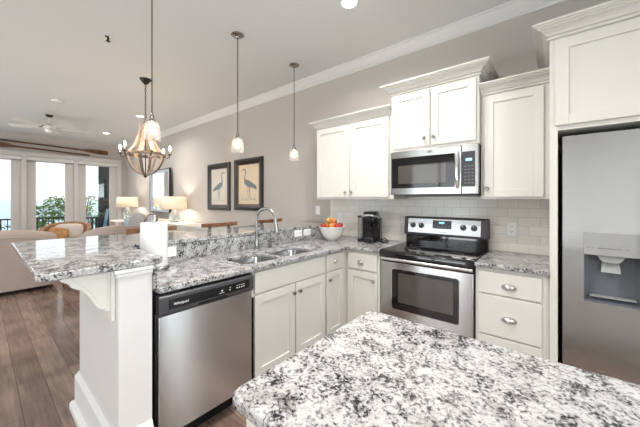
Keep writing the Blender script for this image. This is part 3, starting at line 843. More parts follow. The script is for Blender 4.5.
# ================================================================== RANGE
RX0, RX1 = -1.232, -0.470
rg = thing('range', 'freestanding stainless electric range with black glass cooktop', 'oven range', (-0.85, 2.64, 0))
MB().box(RX0 + 0.002, RX1 - 0.002, 2.372, 2.966, 0.03, 0.905).build('body', 'charcoal', rg)
MB().prism([(2.322, 0.862), (2.317, 0.880), (2.322, 0.905), (2.335, 0.918), (2.36, 0.922), (2.905, 0.922), (2.905, 0.900), (2.40, 0.900), (2.40, 0.862)], RX0, RX1, 'x').build('cooktop', 'blackglass', rg, smooth=True, angle=30)
for (x, y, r_) in ((-1.04, 2.50, 0.105), (-0.66, 2.50, 0.080), (-1.04, 2.75, 0.080), (-0.66, 2.75, 0.105)):
    MB().lathe([(r_ - 0.003, 0.0), (r_, 0.0), (r_, 0.0004), (r_ - 0.003, 0.0004), (r_ - 0.003, 0.0)], (x, y, 0.9222), 40).build('burner_ring', 'greymark', rg)
FR = F_back(2.372)
# oven door
dr = MB(FR).box(RX0 + 0.003, RX1 - 0.003, 0.262, 0.822, 0.0, 0.036).build('oven_door', 'steelv', rg, bevel=0.006)
MB(FR).prism(rrect(-1.120, -0.572, 0.415, 0.765, 0.022), 0.036, 0.039).build('window_surround', 'blackglass', dr, bevel=0.001, seg=1)
MB(FR).prism(rrect(-1.062, -0.612, 0.480, 0.735, 0.012), 0.039, 0.0405).build('oven_window', 'greyglass', dr)
q = MB(FR); q.prism([(p[0], p[1]) for p in rrect(-1.126, -0.566, 0.409, 0.771, 0.026)], 0.0355, 0.0375)
q.build('window_trim', 'chrome', dr)
hb = MB(); hb.prism([(2.334, 0.834), (2.318, 0.832), (2.310, 0.840), (2.310, 0.852), (2.318, 0.860), (2.334, 0.860)], RX0 + 0.006, RX1 - 0.006, 'x')
hb.build('handle', 'steel', dr, bevel=0.003)
MB(FR).box(RX0 + 0.012, RX1 - 0.012, 0.825, 0.862, -0.02, 0.030).build('vent_gap', 'gap', rg)  # near-black box standing in for the shade behind the handle
MB(FR).box(RX0 + 0.003, RX1 - 0.003, 0.075, 0.250, 0.0, 0.034).build('storage_drawer', 'steelv', rg, bevel=0.006)
MB().box(RX0 + 0.03, RX1 - 0.03, 2.42, 2.90, 0.0, 0.03).build('leveling_base', 'gap', rg)
# backguard
MB().prism([(2.905, 0.900), (2.905, 1.012), (2.930, 1.02), (2.964, 1.02), (2.964, 0.900)], RX0 + 0.004, RX1 - 0.004, 'x').build('riser', 'blackglass', rg)
bgd = MB(); bgd.prism([(2.872, 1.012), (2.868, 1.030), (2.888, 1.186), (2.900, 1.196), (2.964, 1.196), (2.964, 1.012)], RX0 - 0.006, RX1 + 0.006, 'x')
bgd.build('backguard', 'charcoal', rg, bevel=0.006)
tilt = math.atan2(0.020, 0.156)
FG = frame((0, 2.8678 , 1.030), (1, 0, 0), (0, sin(tilt), cos(tilt)), (0, -cos(tilt), sin(tilt)))
MB(FG).box(-1.195, -0.523, 0.006, 0.150, -0.002, 0.003).build('control_panel', 'steel', rg, bevel=0.001, seg=1)
MB(FG).prism(rrect(-0.945, -0.770, 0.058, 0.138, 0.005, 3), 0.003, 0.0045).build('display_panel', 'charcoal', rg)
MB(FG).box(-0.885, -0.835, 0.105, 0.125, 0.0045, 0.0052).build('lit_display', 'display', rg)
q = MB(FG)
for i in range(5):
    for j in range(2): q.box(-0.935 + i * 0.034, -0.915 + i * 0.034, 0.066 + j * 0.014, 0.070 + j * 0.014, 0.0045, 0.0052)
q.build('button_marks', 'greymark', rg)
for u in (-1.143, -1.058, -0.667, -0.577):
    k_ = MB(FG @ Matrix.Translation((u, 0.080, 0.003))).lathe([(0, 0), (0.027, 0), (0.027, 0.004), (0.022, 0.006), (0.019, 0.022), (0.017, 0.024), (0, 0.024)], seg=20).build('control_knob', 'charcoal', rg, smooth=True)
    MB(FG @ Matrix.Translation((u, 0.080, 0.003))).box(-0.002, 0.002, 0.004, 0.019, 0.0235, 0.0255).build('pointer', 'white', k_)
text_mesh('brand_lettering', 'Whirlpool', 0.019, FG @ Matrix.Translation((-0.855, 0.022, 0.0035)), 'greymark', rg)

# ================================================================== MICROWAVE
MX0, MX1 = -1.246, -0.486
mw = thing('microwave', 'stainless over-the-range microwave with black glass door', 'microwave', (-0.866, 2.77, 1.412))
MB().box(MX0, MX1, 2.610, YB - 0.010, 1.418, 1.826).build('housing', 'black', mw, bevel=0.003)
FM = F_back(2.610)
MB(FM).box(MX0, -0.612, 1.418, 1.826, 0.001, 0.040).build('door', 'steelv', mw, bevel=0.004)
MB(FM).box(-0.609, MX1, 1.418, 1.826, 0.001, 0.040).build('control_surround', 'steelv', mw, bevel=0.004)
MB(FM).box(-1.232, -0.662, 1.478, 1.765, 0.040, 0.042).build('door_glass', 'blackglass', mw, bevel=0.001, seg=1)
MB(FM).box(-1.165, -0.735, 1.520, 1.690, 0.042, 0.0428).build('door_window', 'greyglass', mw)
MB(FM).box(-0.605, -0.508, 1.478, 1.768, 0.040, 0.042).build('control_panel', 'charcoal', mw)
MB(FM).box(-0.578, -0.530, 1.690, 1.712, 0.042, 0.0428).build('lit_display', 'display', mw)
q = MB(FM)
for i in range(3):
    for j in range(6): q.box(-0.588 + i * 0.027, -0.574 + i * 0.027, 1.505 + j * 0.028, 1.511 + j * 0.028, 0.042, 0.0426)
q.build('button_marks', 'greymark', mw)
hp = []
for i in range(13):
    a = i / 12
    hp.append((-0.640, 2.566 - 0.032 * sin(pi * a) ** 0.6 if 0 < i < 12 else 2.568, 1.470 + a * 0.298))
MB().tube(hp, 0.014, 10, flat=1.0).build('handle', 'chrome', mw, smooth=True)
q = MB(FM); q.prism([(-0.870 + 0.022 * cos(2 * pi * i / 24), 1.798 + 0.011 * sin(2 * pi * i / 24)) for i in range(24)], 0.040, 0.0415)
q.build('badge_emblem', 'chrome', mw)
q = MB(FM); q.tube([(-0.884, 1.797, 0.042), (-0.872, 1.804, 0.042), (-0.858, 1.799, 0.042), (-0.868, 1.793, 0.042)], 0.002, 6)
q.build('emblem_swirl', 'greymark', mw)
MB().box(MX0 + 0.02, MX1 - 0.02, 2.60, 2.95, 1.408, 1.418).build('grease_filter', 'charcoal', mw)

# ================================================================== UPPER CABINETS
def upper(name, label, x0, x1, yf, z0, z1, doors, crown, sides):
    c_ = thing(name, label, 'cabinet', ((x0 + x1) / 2, (yf + YB) / 2, z0))
    MB().box(x0, x1, yf, YB - (0.010 if z0 < 1.4 else 0.001), z0, z1).build('carcass', 'cab', c_, bevel=0.001, seg=1)
    F = F_back(yf)
    for (u0, u1, v0, v1, ku, kv) in doors:
        d_ = shaker(F, u0, u1, v0, v1, c_)
        if ku is not None: knob(F, ku, kv, d_)
    zc0, zc1, out = crown
    pth = []
    if sides[0]: pth.append((x0, YB - 0.002))
    pth += [(x0, yf), (x1, yf)]
    if sides[1]: pth.append((x1, YB - 0.002))
    MB().sweep(pth, crown_prof(zc0, zc1, out)).build('crown_moulding', 'cab', c_)
    return c_
YU = 2.655
# note: path runs left to right, 'out' is to the right of travel = toward -Y
upper('wall_cabinet', 'cream two-door upper cabinet over the coffee maker, hung left of the microwave', -2.262, -1.250, YU, 1.374, 2.245,
      [(-2.245, -1.776, 1.398, 2.208, -1.822, 1.452), (-1.758, -1.300, 1.398, 2.208, -1.738, 1.452)], (2.222, 2.308, 0.075), (True, False))
upper('wall_cabinet', 'cream two-door upper cabinet sitting directly on top of the microwave', -1.248, -0.484, 2.60, 1.832, 2.41,
      [(-1.232, -0.876, 1.858, 2.365, -0.918, 1.926), (-0.862, -0.505, 1.858, 2.365, -0.836, 1.926)], (2.382, 2.476, 0.085), (True, True))
upper('wall_cabinet', 'cream single-door upper cabinet between microwave and refrigerator', -0.482, -0.037, YU, 1.374, 2.245,
      [(-0.452, -0.074, 1.393, 2.208, -0.430, 1.460)], (2.222, 2.308, 0.075), (False, False))

# ================================================================== REFRIGERATOR SURROUND + REFRIGERATOR
fcx0, fcx1, fy_ = -0.036, 0.985, 2.335
c = thing('refrigerator_cabinet', 'tall cream cabinet surround with doors above the refrigerator', 'cabinet', (0.47, 2.65, 0))
MB().box(fcx0, 0.004, fy_, YB - 0.001, 0, 2.41).build('side_panel', 'cab', c, bevel=0.001, seg=1)
MB().box(0.945, fcx1, fy_, YB - 0.001, 0, 2.41).build('side_panel', 'cab', c, bevel=0.001, seg=1)
MB().box(0.004, 0.945, fy_, YB - 0.001, 1.806, 2.41).build('carcass', 'cab', c, bevel=0.001, seg=1)
FF = F_back(fy_)
d_ = shaker(FF, -0.008, 0.466, 1.836, 2.372, c, st=0.064); knob(FF, 0.436, 1.895, d_)
d_ = shaker(FF, 0.478, 0.958, 1.836, 2.372, c, st=0.064); knob(FF, 0.508, 1.895, d_)
MB().sweep([(fcx0, YB - 0.002), (fcx0, fy_), (fcx1, fy_), (fcx1, YB - 0.002)], crown_prof(2.384, 2.478, 0.085)).build('crown_moulding', 'cab', c)

rf = thing('refrigerator', 'stainless side-by-side refrigerator with water dispenser in its door', 'refrigerator', (0.475, 2.64, 0))
MB().box(0.024, 0.928, 2.40, 2.95, 0.02, 1.752).build('cabinet_body', 'charcoal', rf)
MB().box(0.03, 0.92, 2.36, 2.41, 0.02, 0.095).build('kick_grille', 'black', rf)
FRF = F_back(2.395)
DH = [(0.122, 0.352, 0.792, 1.048)]
# freezer door with recess: slab around the dispenser opening
fd = MB(FRF)
fd.box(0.027, 0.122, 0.105, 1.762, 0.0, 0.075); fd.box(0.372, 0.418, 0.105, 1.762, 0.0, 0.075)
fd.box(0.122, 0.372, 0.105, 0.765, 0.0, 0.075); fd.box(0.122, 0.372, 1.180, 1.762, 0.0, 0.075); fd.box(0.122, 0.372, 0.765, 1.180, 0.0, 0.010)
fdo = fd.build('freezer_door', 'steel', rf)
FD = F_back(2.32)
disp = MB(FD); disp.prism(rrect(0.122, 0.372, 1.045, 1.180, 0.008, 3), -0.06, 0.003)
dp = disp.build('dispenser_panel', 'grayplastic', fdo, bevel=0.002)
q = MB(FD)
q.add([(0.122, 0.765, 0.0), (0.372, 0.765, 0.0), (0.372, 1.047, 0.0), (0.122, 1.047, 0.0), (0.150, 0.800, -0.062), (0.344, 0.800, -0.062), (0.344, 1.047, -0.062), (0.150, 1.047, -0.062)],
      [(0, 1, 5, 4), (1, 2, 6, 5), (3, 0, 4, 7), (4, 5, 6, 7)])
q.build('dispenser_recess', 'recess', fdo)
q = MB(FD); q.tube([(0.1235, 0.7665, 0.001), (0.3705, 0.7665, 0.001), (0.3705, 1.178, 0.001), (0.1235, 1.178, 0.001)], 0.0025, 6, closed=True)
q.build('dispenser_trim', 'chrome', fdo)
q = MB(FD); q.add([(0.205, 1.01, -0.058), (0.275, 1.01, -0.058), (0.282, 0.945, -0.03), (0.198, 0.945, -0.03), (0.205, 1.01, -0.048), (0.275, 1.01, -0.048), (0.282, 0.945, -0.02), (0.198, 0.945, -0.02)],
      [(0, 1, 2, 3), (7, 6, 5, 4), (0, 4, 5, 1), (1, 5, 6, 2), (2, 6, 7, 3), (3, 7, 4, 0)])
q.prism([(0.178, 1.05), (0.300, 1.05), (0.285, 1.02), (0.270, 1.005), (0.210, 1.005), (0.193, 1.02)], -0.058, -0.010)
q.build('dispenser_paddle', 'grayplastic', fdo, bevel=0.002)
q = MB(FD)
for u in (0.142, 0.162, 0.184, 0.190, 0.196, 0.204, 0.216, 0.228, 0.236, 0.252, 0.262, 0.272, 0.30): q.box(u, u + 0.005, 1.086, 1.090, 0.0028, 0.0036)
q.build('button_marks', 'charcoal', dp)
MB(FD).box(0.150, 0.340, 0.800, 0.803, -0.060, -0.006).build('drip_grille', 'grayplastic', fdo)
MB(FRF).box(0.424, 0.924, 0.105, 1.762, 0.0, 0.075).build('refrigerator_door', 'steel', rf, bevel=0.006)
for u in (0.395, 0.447):
    q = MB(); q.tube([(u, 2.322, 0.62), (u, 2.275, 0.64), (u, 2.268, 0.70), (u, 2.268, 1.50), (u, 2.275, 1.56), (u, 2.322, 1.58)], 0.011, 10)
    q.build('handle', 'steel', rf, smooth=True)

# ================================================================== ISLAND
isl = rrect(-0.602, 1.05, 0.378, 1.050, 0.032, 6)
o = MB().prism(isl, CB, CT).build('island_counter', 'granite', bevel=0.008, seg=3)
tag(o, 'speckled granite island top filling the near foreground', 'worktop')
c = thing('island_cabinet', 'white island cabinet under the foreground granite top', 'cabinet', (0.22, 0.70, 0))
MB().box(-0.565, 1.01, 0.405, 1.012, 0.10, CB - 0.0005).build('carcass', 'cab', c, bevel=0.002)
MB().box(-0.53, 0.98, 0.43, 0.98, 0, 0.10).build('toe_kick', 'cab', c)
FI = frame((0, 1.012, 0), (-1, 0, 0), (0, 0, 1), (0, 1, 0))
for k in range(4): shaker(FI, -0.99 + k * 0.385, -0.99 + k * 0.385 + 0.37, 0.13, 0.86, c)

# ================================================================== COUNTER OBJECTS
# paper towel
tx, ty = -2.03, 0.737
ph = thing('paper_towel_holder', 'steel paper towel holder standing on the worktop corner', 'paper towel holder', (tx, ty, CT))
MB().lathe([(0, 0), (0.086, 0), (0.090, 0.004), (0.090, 0.018), (0.084, 0.024), (0, 0.024)], (tx, ty, CT + 0.0005), 32).build('base', 'nickel', ph, smooth=True)
MB().lathe([(0, 0.024), (0.008, 0.024), (0.008, 0.310), (0.020, 0.312), (0.021, 0.340), (0.018, 0.352), (0, 0.355)], (tx, ty, CT), 20).build('rod', 'nickel', ph, smooth=True)
q = MB().lathe([(0.021, 0.026), (0.077, 0.026), (0.078, 0.030), (0.078, 0.303), (0.077, 0.307), (0.021, 0.307), (0.021, 0.026)], (tx, ty, CT), 40)
o = q.build('paper_towel_roll', 'paper', smooth=True)
tag(o, 'white paper towel roll on the steel holder behind the bar end', 'paper towel')

# fruit bowl
bx, by = -1.945, 2.545
q = MB().lathe([(0, 0), (0.052, 0), (0.055, 0.010), (0.075, 0.022), (0.106, 0.055), (0.130, 0.105), (0.147, 0.150), (0.153, 0.156), (0.148, 0.158), (0.139, 0.146), (0.121, 0.102), (0.096, 0.060), (0.060, 0.030), (0, 0.022)], (bx, by, CT + 0.0008), 40)
o = q.build('fruit_bowl', 'porcelain', smooth=True, angle=70)
tag(o, 'white ceramic bowl heaped with apples in the worktop corner', 'bowl')
def apple_mesh(matn):
    q_ = MB(); R_ = 0.0352
    pr = []
    for i in range(13):
        a = pi * i / 12
        r_ = R_ * sin(a) * (1.0 + 0.06 * cos(a + pi))
        h_ = -R_ * 0.92 * cos(a)
        if i >= 11: h_ -= 0.006 * (i - 10)
        if i <= 1: h_ += 0.005 * (2 - i)
        pr.append((r_, h_ + R_))
    q_.lathe(pr, seg=18)
    return q_.build('apple', matn, smooth=True, local=True, angle=180)
protos = {}
APP = [(-0.090, 0.0, 0.146, 'apple_yellow', 'yellow apple at the bowl rim toward the splashback'),
       (-0.045, -0.078, 0.146, 'apple_red', 'red apple wedged at the front rim beside the yellow one'),
       (0.045, -0.078, 0.146, 'apple_orange', 'orange apple low at the front of the white bowl'),
       (0.090, 0.0, 0.146, 'apple_red', 'dark red apple at the rim on the coffee maker side'),
       (0.045, 0.078, 0.146, 'apple_red', 'red apple at the back of the bowl nearest the tiles'),
       (-0.045, 0.078, 0.146, 'apple_orange', 'orange apple half hidden at the back behind the yellow one'),
       (0.040, -0.010, 0.201, 'apple_orange', 'orange-red apple crowning the top of the pile'),
       (-0.040, 0.004, 0.199, 'apple_yellow', 'golden apple on the pile beside the topmost one')]
for (dx, dy, dz, mt, lb) in APP:
    if mt not in protos:
        a_o = apple_mesh(mt); protos[mt] = a_o
        MB().tube([(0, 0, 0.058), (0.002, 0.001, 0.068), (0.006, 0.002, 0.078)], 0.0016, 6).build('stem', 'stem', a_o, local=True)
    else: a_o = copy_tree(protos[mt])
    a_o.location = (bx + dx, by + dy, CT + dz - 0.016)
    a_o.rotation_euler = (random.uniform(-0.4, 0.4), random.uniform(-0.4, 0.4), random.uniform(0, 6))
    tag(a_o, lb, 'apple', 'apples in the white bowl')

# coffee maker (local coordinates, faces -Y)
km = thing('coffee_maker', 'black single-serve coffee maker with silver lid band in front of the tiles', 'coffee maker', (-1.565, 2.745, CT), rz=radians(16))
q = MB(); q.prism([(-0.085, -0.02), (-0.085, 0.10), (-0.06, 0.125), (0.085, 0.125), (0.105, 0.10), (0.105, -0.03), (0.07, -0.04)] [::-1], 0.004, 0.26)
q.build('body', 'black', km, local=True, bevel=0.016, seg=3)
q = MB(); q.prism(rrect(-0.075, 0.088, -0.118, 0.12, 0.06, 6), 0.205, 0.306); q.build('brew_head', 'black', km, local=True, bevel=0.035, seg=5)
q = MB(); q.prism(rrect(-0.068, 0.080, -0.105, 0.11, 0.05, 6), 0.285, 0.328); q.build('lid', 'black', km, local=True, bevel=0.022, seg=5)
hp = [(-0.083, 0.05, 0.252), (-0.083, -0.03, 0.262), (-0.075, -0.085, 0.275), (-0.038, -0.122, 0.288), (0.006, -0.130, 0.292), (0.050, -0.122, 0.288), (0.087, -0.085, 0.275), (0.096, -0.03, 0.262)]
MB().tube(hp, [0.006, 0.009, 0.011, 0.012, 0.012, 0.012, 0.011, 0.008], 10).build('lid_handle', 'chrome', km, local=True, smooth=True)
q = MB(); q.lathe([(0, 0), (0.028, 0), (0.034, 0.03), (0.036, 0.06), (0, 0.06)], (0.005, -0.06, 0.160), 20); q.build('spout', 'black', km, local=True, smooth=True)
q = MB(); q.prism(rrect(-0.062, 0.075, -0.125, 0.0, 0.045, 6), 0.0006, 0.048); q.build('drip_tray', 'black', km, local=True, bevel=0.006)
q = MB(); q.prism(rrect(-0.050, 0.063, -0.113, -0.03, 0.035, 6), 0.048, 0.051); q.build('drip_grate', 'nickel', km, local=True)
q = MB(); q.prism(rrect(-0.135, -0.087, -0.055, 0.11, 0.020, 4), 0.03, 0.262); q.build('water_tank', 'tank', km, local=True, bevel=0.004)
q = MB(); q.prism(rrect(-0.138, -0.086, -0.058, 0.113, 0.020, 4), 0.262, 0.280); q.build('tank_lid', 'black', km, local=True, bevel=0.004)
q = MB(); q.prism(rrect(-0.138, -0.075, -0.058, 0.113, 0.020, 4), 0.0006, 0.03); q.build('tank_base', 'black', km, local=True, bevel=0.003)
q = MB().tube([(0.10, 0.10, 0.012), (0.135, 0.09, 0.030), (0.165, 0.04, 0.024), (0.185, -0.01, 0.008), (0.175, -0.05, 0.006), (0.13, -0.055, 0.006), (0.118, -0.03, 0.012), (0.15, 0.0, 0.016), (0.19, 0.03, 0.006)], 0.0052, 8)
q.build('power_cord', 'black', km, local=True, smooth=True)

# ================================================================== PENDANTS
def pendant_proto():
    p = thing('pendant_light', '', 'pendant light', (0, 0, ZC), group='glass pendants over the bar')
    z = lambda v: v - ZC
    MB().lathe([(0, 0), (0.064, 0), (0.064, -0.006), (0.050, -0.016), (0.018, -0.024), (0.012, -0.034), (0, -0.034)], (0, 0, 0), 28).build('canopy', 'nickel', p, smooth=True, local=True)
    MB().tube([(0, 0, -0.03), (0, 0, z(2.06))], 0.0042, 8).build('stem', 'darkmetal', p, local=True, smooth=True)
    MB().lathe([(0, 0.075), (0.009, 0.072), (0.011, 0.05), (0.016, 0.045), (0.017, 0.020), (0.030, 0.008), (0.033, 0.0), (0, 0.0)], (0, 0, z(1.995)), 20).build('socket_cup', 'nickel', p, local=True, smooth=True)
    MB().lathe([(0.028, 0.0), (0.040, -0.012), (0.051, -0.040), (0.057, -0.075), (0.060, -0.115), (0.066, -0.148), (0.0675, -0.150)], (0, 0, z(1.998)), 32)
    q_ = MB(); pr = [(0.028, 0.0), (0.042, -0.010), (0.052, -0.036), (0.058, -0.072), (0.061, -0.112), (0.066, -0.146), (0.069, -0.150)]
    vs = []; fs = []; sg = 32
    for r_, h_ in pr:
        for k in range(sg): vs.append((r_ * cos(2 * pi * k / sg), r_ * sin(2 * pi * k / sg), z(1.998) + h_))
    for i in range(len(pr) - 1):
        for k in range(sg): fs.append((i * sg + k, i * sg + (k + 1) % sg, (i + 1) * sg + (k + 1) % sg, (i + 1) * sg + k))
    q_.add(vs, fs); q_.build('glass_shade', 'shadeglass', p, local=True, smooth=True, angle=180)
    q_ = MB(); q_.lathe([(0, 0), (0.010, -0.005), (0.012, -0.03), (0.019, -0.050), (0.022, -0.068), (0.017, -0.085), (0, -0.095)], (0, 0, z(1.990)), 16)
    q_.build('bulb', 'bulbpend', p, local=True, smooth=True)
    return p
pp = pendant_proto()
for i, (x, y, lb) in enumerate(((-2.49, 0.888, 'clear glass pendant hanging in front of the barrel chandelier'),
                                (-2.50, 1.69, 'clear glass pendant hanging above the two bird prints'),
                                (-2.52, 2.52, 'clear glass pendant nearest the kitchen upper cabinets'))):
    o = pp if i == 0 else copy_tree(pp)
    o.location = (x, y, ZC); tag(o, lb)

# ================================================================== RECESSED LIGHTS
def can_proto():
    p = thing('recessed_light', '', 'ceiling light', (0, 0, ZC), group='recessed ceiling lights')
    MB().lathe([(0.062, -0.0005), (0.085, -0.0005), (0.083, -0.008), (0.064, -0.006), (0.062, -0.0005)], (0, 0, 0), 28).build('trim_ring', 'trim', p, local=True, smooth=True)
    MB().lathe([(0, -0.0005), (0.062, -0.0005), (0.058, -0.004), (0, -0.005)], (0, 0, 0), 28).build('lens', 'canlens', p, local=True)
    l = bpy.data.lights.new('downlight', 'AREA'); l.shape = 'DISK'; l.size = 0.12; l.energy = CAN_POWER; l.color = CAN_COLOR; l.spread = radians(150)
    o_ = bpy.data.objects.new('downlight', l); COL.objects.link(o_); o_.parent = p; o_.location = (0, 0, -0.012)
    return p
cp_ = can_proto()
CANS = [(-1.36, 2.02, 'recessed ceiling light above the range wall, cut by the top of the picture'),
        (-6.45, 2.08, 'recessed ceiling light just behind the chandelier chain'),
        (-8.75, 2.06, 'recessed ceiling light beyond the chandelier nearest the window wall'),
        (-1.36, 0.30, 'recessed ceiling light over the dishwasher aisle'), (1.60, -0.9, 'recessed ceiling light in front of the side window'),  # from here on: lamps out of view, added to light the room
        (1.60, 0.90, 'recessed ceiling light over the far end of the island'), (-3.9, -0.4, 'recessed ceiling light by the dining area'),
        (-6.45, -0.9, 'recessed ceiling light behind the beige sofa'), (-0.85, 1.25, 'recessed ceiling light over the aisle between island and sink'), (-0.4, -1.3, 'recessed ceiling light behind the island')]  # the aisle lamp is added to brighten the lower cabinets
for i, (x, y, lb) in enumerate(CANS):
    o = cp_ if i == 0 else copy_tree(cp_)
    o.location = (x, y, ZC); tag(o, lb)
sm = thing('smoke_detector', 'round white smoke detector on the ceiling above the fan', 'smoke detector', (-6.5, 0.85, ZC))
MB().lathe([(0, -0.0005), (0.075, -0.0005), (0.075, -0.012), (0.066, -0.030), (0.030, -0.036), (0, -0.036)], (-6.5, 0.85, ZC), 28).build('housing', 'plate', sm, smooth=True)
MB().lathe([(0.045, -0.031), (0.055, -0.031), (0.055, -0.034), (0.045, -0.036), (0.045, -0.031)], (-6.5, 0.85, ZC), 24).build('vent_ring', 'grayplastic', sm)
sp = thing('fire_sprinkler', 'small dark fire sprinkler head on the ceiling', 'sprinkler', (-3.55, 0.853, ZC))
MB().lathe([(0, -0.0005), (0.030, -0.0005), (0.028, -0.006), (0.012, -0.010), (0, -0.010)], (-3.55, 0.853, ZC), 18).build('escutcheon', 'nickel', sp, smooth=True)
q = MB(); q.tube([(-3.55, 0.853, ZC - 0.01), (-3.55, 0.853, ZC - 0.045)], 0.010, 8); q.lathe([(0, 0), (0.022, 0), (0.022, 0.002), (0, 0.002)], (-3.55, 0.853, ZC - 0.050), 14); q.build('deflector', 'darkmetal', sp, smooth=True)

# ================================================================== CHANDELIER
chx, chy = -4.41, 1.49
ch = thing('barrel_stave_chandelier', 'wooden barrel-stave chandelier with six candle bulbs', 'chandelier', (chx, chy, ZC))
MB().lathe([(0, 0), (0.075, 0), (0.070, -0.012), (0.040, -0.050), (0.016, -0.075), (0, -0.075)], (0, 0, -0.0005), 24).build('canopy', 'darkmetal', ch, local=True, smooth=True)
q = MB(); zt, zb = -0.07, -0.60; nl = 15
for i in range(nl):
    zc_ = zt + (zb - zt) * (i + 0.5) / nl; h_ = (zt - zb) / nl * 0.68
    ring = []
    for k in range(12):
        a = 2 * pi * k / 12; u_ = 0.010 * cos(a); v_ = h_ * sin(a)
        ring.append((u_, 0, zc_ + v_) if i % 2 else (0, u_, zc_ + v_))
    q.tube(ring, 0.0028, 6, closed=True)
q.build('chain', 'darkmetal', ch, local=True, smooth=True)
zz = lambda v: v - ZC
MB().lathe([(0, 0.05), (0.020, 0.045), (0.050, 0.02), (0.060, 0.0), (0.055, -0.02), (0, -0.02)], (0, 0, zz(2.41)), 20).build('top_cap', 'greywood', ch, local=True, smooth=True)
rr_, zr = 0.238, 2.00
def stave(prof, wd, th, ang):
    """curved wooden strap following (r, z), wd wide"""
    q_ = MB(); vs = []; n = len(prof); fs = []
    ca, sa = cos(ang), sin(ang)
    for i, (r_, z_) in enumerate(prof):
        p0 = prof[max(i - 1, 0)]; p1 = prof[min(i + 1, n - 1)]
        tr, tz = p1[0] - p0[0], p1[1] - p0[1]; L_ = math.hypot(tr, tz); nr, nz = tz / L_, -tr / L_
        ww = wd[i] if isinstance(wd, list) else wd
        for (dn, dw_) in ((-th / 2, -ww / 2), (th / 2, -ww / 2), (th / 2, ww / 2), (-th / 2, ww / 2)):
            r2, z2 = r_ + nr * dn, z_ + nz * dn
            vs.append((r2 * ca - dw_ * sa, r2 * sa + dw_ * ca, zz(z2)))
    for i in range(n - 1):
        for k in range(4):
            l = (k + 1) % 4; fs.append((i * 4 + k, i * 4 + l, (i + 1) * 4 + l, (i + 1) * 4 + k))
    fs.append((3, 2, 1, 0)); fs.append(tuple((n - 1) * 4 + k for k in range(4)))
    return q_.add(vs, fs)
up_prof = [(0.060, 2.43), (0.070, 2.36), (0.086, 2.28), (0.110, 2.20), (0.140, 2.13), (0.176, 2.07), (0.210, 2.03), (0.234, 1.995)]
lo_prof = [(0.234, 2.01), (0.226, 1.95), (0.205, 1.88), (0.170, 1.815), (0.125, 1.765), (0.075, 1.73), (0.02, 1.708)]
for k in range(8):
    stave(up_prof, 0.052, 0.010, 2 * pi * k / 8 + 0.2).build('upper_stave', 'palewood', ch, local=True)
    stave(lo_prof, [0.034, 0.036, 0.036, 0.034, 0.030, 0.024, 0.016], 0.010, 2 * pi * k / 8 + 0.2).build('lower_stave', 'greywood' if k % 2 else 'palewood', ch, local=True)
MB().lathe([(rr_, -0.018), (rr_ + 0.009, -0.018), (rr_ + 0.009, 0.018), (rr_, 0.018), (rr_, -0.018)], (0, 0, zz(zr)), 40).build('ring_band', 'greywood', ch, local=True)
MB().lathe([(0, -0.028), (0.006, -0.026), (0.026, -0.004), (0.030, 0.010), (0.018, 0.018), (0, 0.018)], (0, 0, zz(1.70)), 16).build('finial', 'darkmetal', ch, local=True, smooth=True)
MB().tube([(0, 0, zz(2.40)), (0, 0, zz(1.72))], 0.006, 8).build('center_rod', 'darkmetal', ch, local=True)
for k in range(6):
    a = 2 * pi * k / 6 + radians(54)
    d = Vector((cos(a), sin(a), 0))
    pts = [d * 0.243 + Vector((0, 0, zz(1.995))), d * 0.256 + Vector((0, 0, zz(1.962))), d * 0.278 + Vector((0, 0, zz(1.952))), d * 0.302 + Vector((0, 0, zz(1.968))), d * 0.31 + Vector((0, 0, zz(2.005)))]
    ar = MB().tube(pts, 0.0055, 8).build('arm', 'darkmetal', ch, local=True, smooth=True)
    cc_ = d * 0.31
    MB().lathe([(0, 0), (0.012, 0), (0.026, 0.010), (0.028, 0.014), (0, 0.012)], (cc_.x, cc_.y, zz(2.000)), 16).build('drip_cup', 'darkmetal', ar, local=True, smooth=True)
    MB().lathe([(0, 0), (0.010, 0), (0.010, 0.050), (0, 0.050)], (cc_.x, cc_.y, zz(2.012)), 12).build('candle_sleeve', 'candle', ar, local=True, smooth=True)
    MB().lathe([(0, 0), (0.009, 0.004), (0.014, 0.022), (0.012, 0.040), (0.005, 0.060), (0, 0.066)], (cc_.x, cc_.y, zz(2.062)), 12).build('bulb', 'bulbhot', ar, local=True, smooth=True)

# ================================================================== CEILING FAN
fnx, fny = -7.75, 0.90
fn = thing('ceiling_fan', 'white five-blade ceiling fan in the living area', 'ceiling fan', (fnx, fny, ZC))
MB().lathe([(0, 0), (0.06, 0), (0.055, -0.03), (0.02, -0.05), (0, -0.05)], (0, 0, -0.0005), 20).build('canopy', 'darkmetal', fn, local=True, smooth=True)
MB().tube([(0, 0, -0.04), (0, 0, -0.20)], 0.014, 10).build('down_rod', 'fan', fn, local=True)
MB().lathe([(0, 0), (0.05, 0), (0.095, -0.03), (0.10, -0.06), (0.08, -0.085), (0.055, -0.095), (0, -0.095)], (0, 0, -0.19), 24).build('motor_housing', 'fan', fn, local=True, smooth=True)
MB().lathe([(0.05, 0), (0.075, -0.01), (0.07, -0.045), (0.045, -0.07), (0, -0.08)], (0, 0, -0.285), 20).build('light_globe', 'porcelain', fn, local=True, smooth=True)
for k in range(5):
    a = 2 * pi * k / 5 + radians(20)
    F = Matrix.Rotation(a, 4, 'Z') @ Matrix.Translation((0, 0, -0.245)) @ Matrix.Rotation(radians(12), 4, 'X')
    b_ = MB(F).prism([(0.17, -0.045), (0.60, -0.070), (0.63, -0.050), (0.63, 0.050), (0.60, 0.070), (0.17, 0.045)], -0.004, 0.004).build('blade', 'fan', fn, local=True, bevel=0.002)
    MB(F).box(0.085, 0.20, -0.018, 0.018, 0.004, 0.010).build('blade_bracket', 'nickel', b_, local=True)

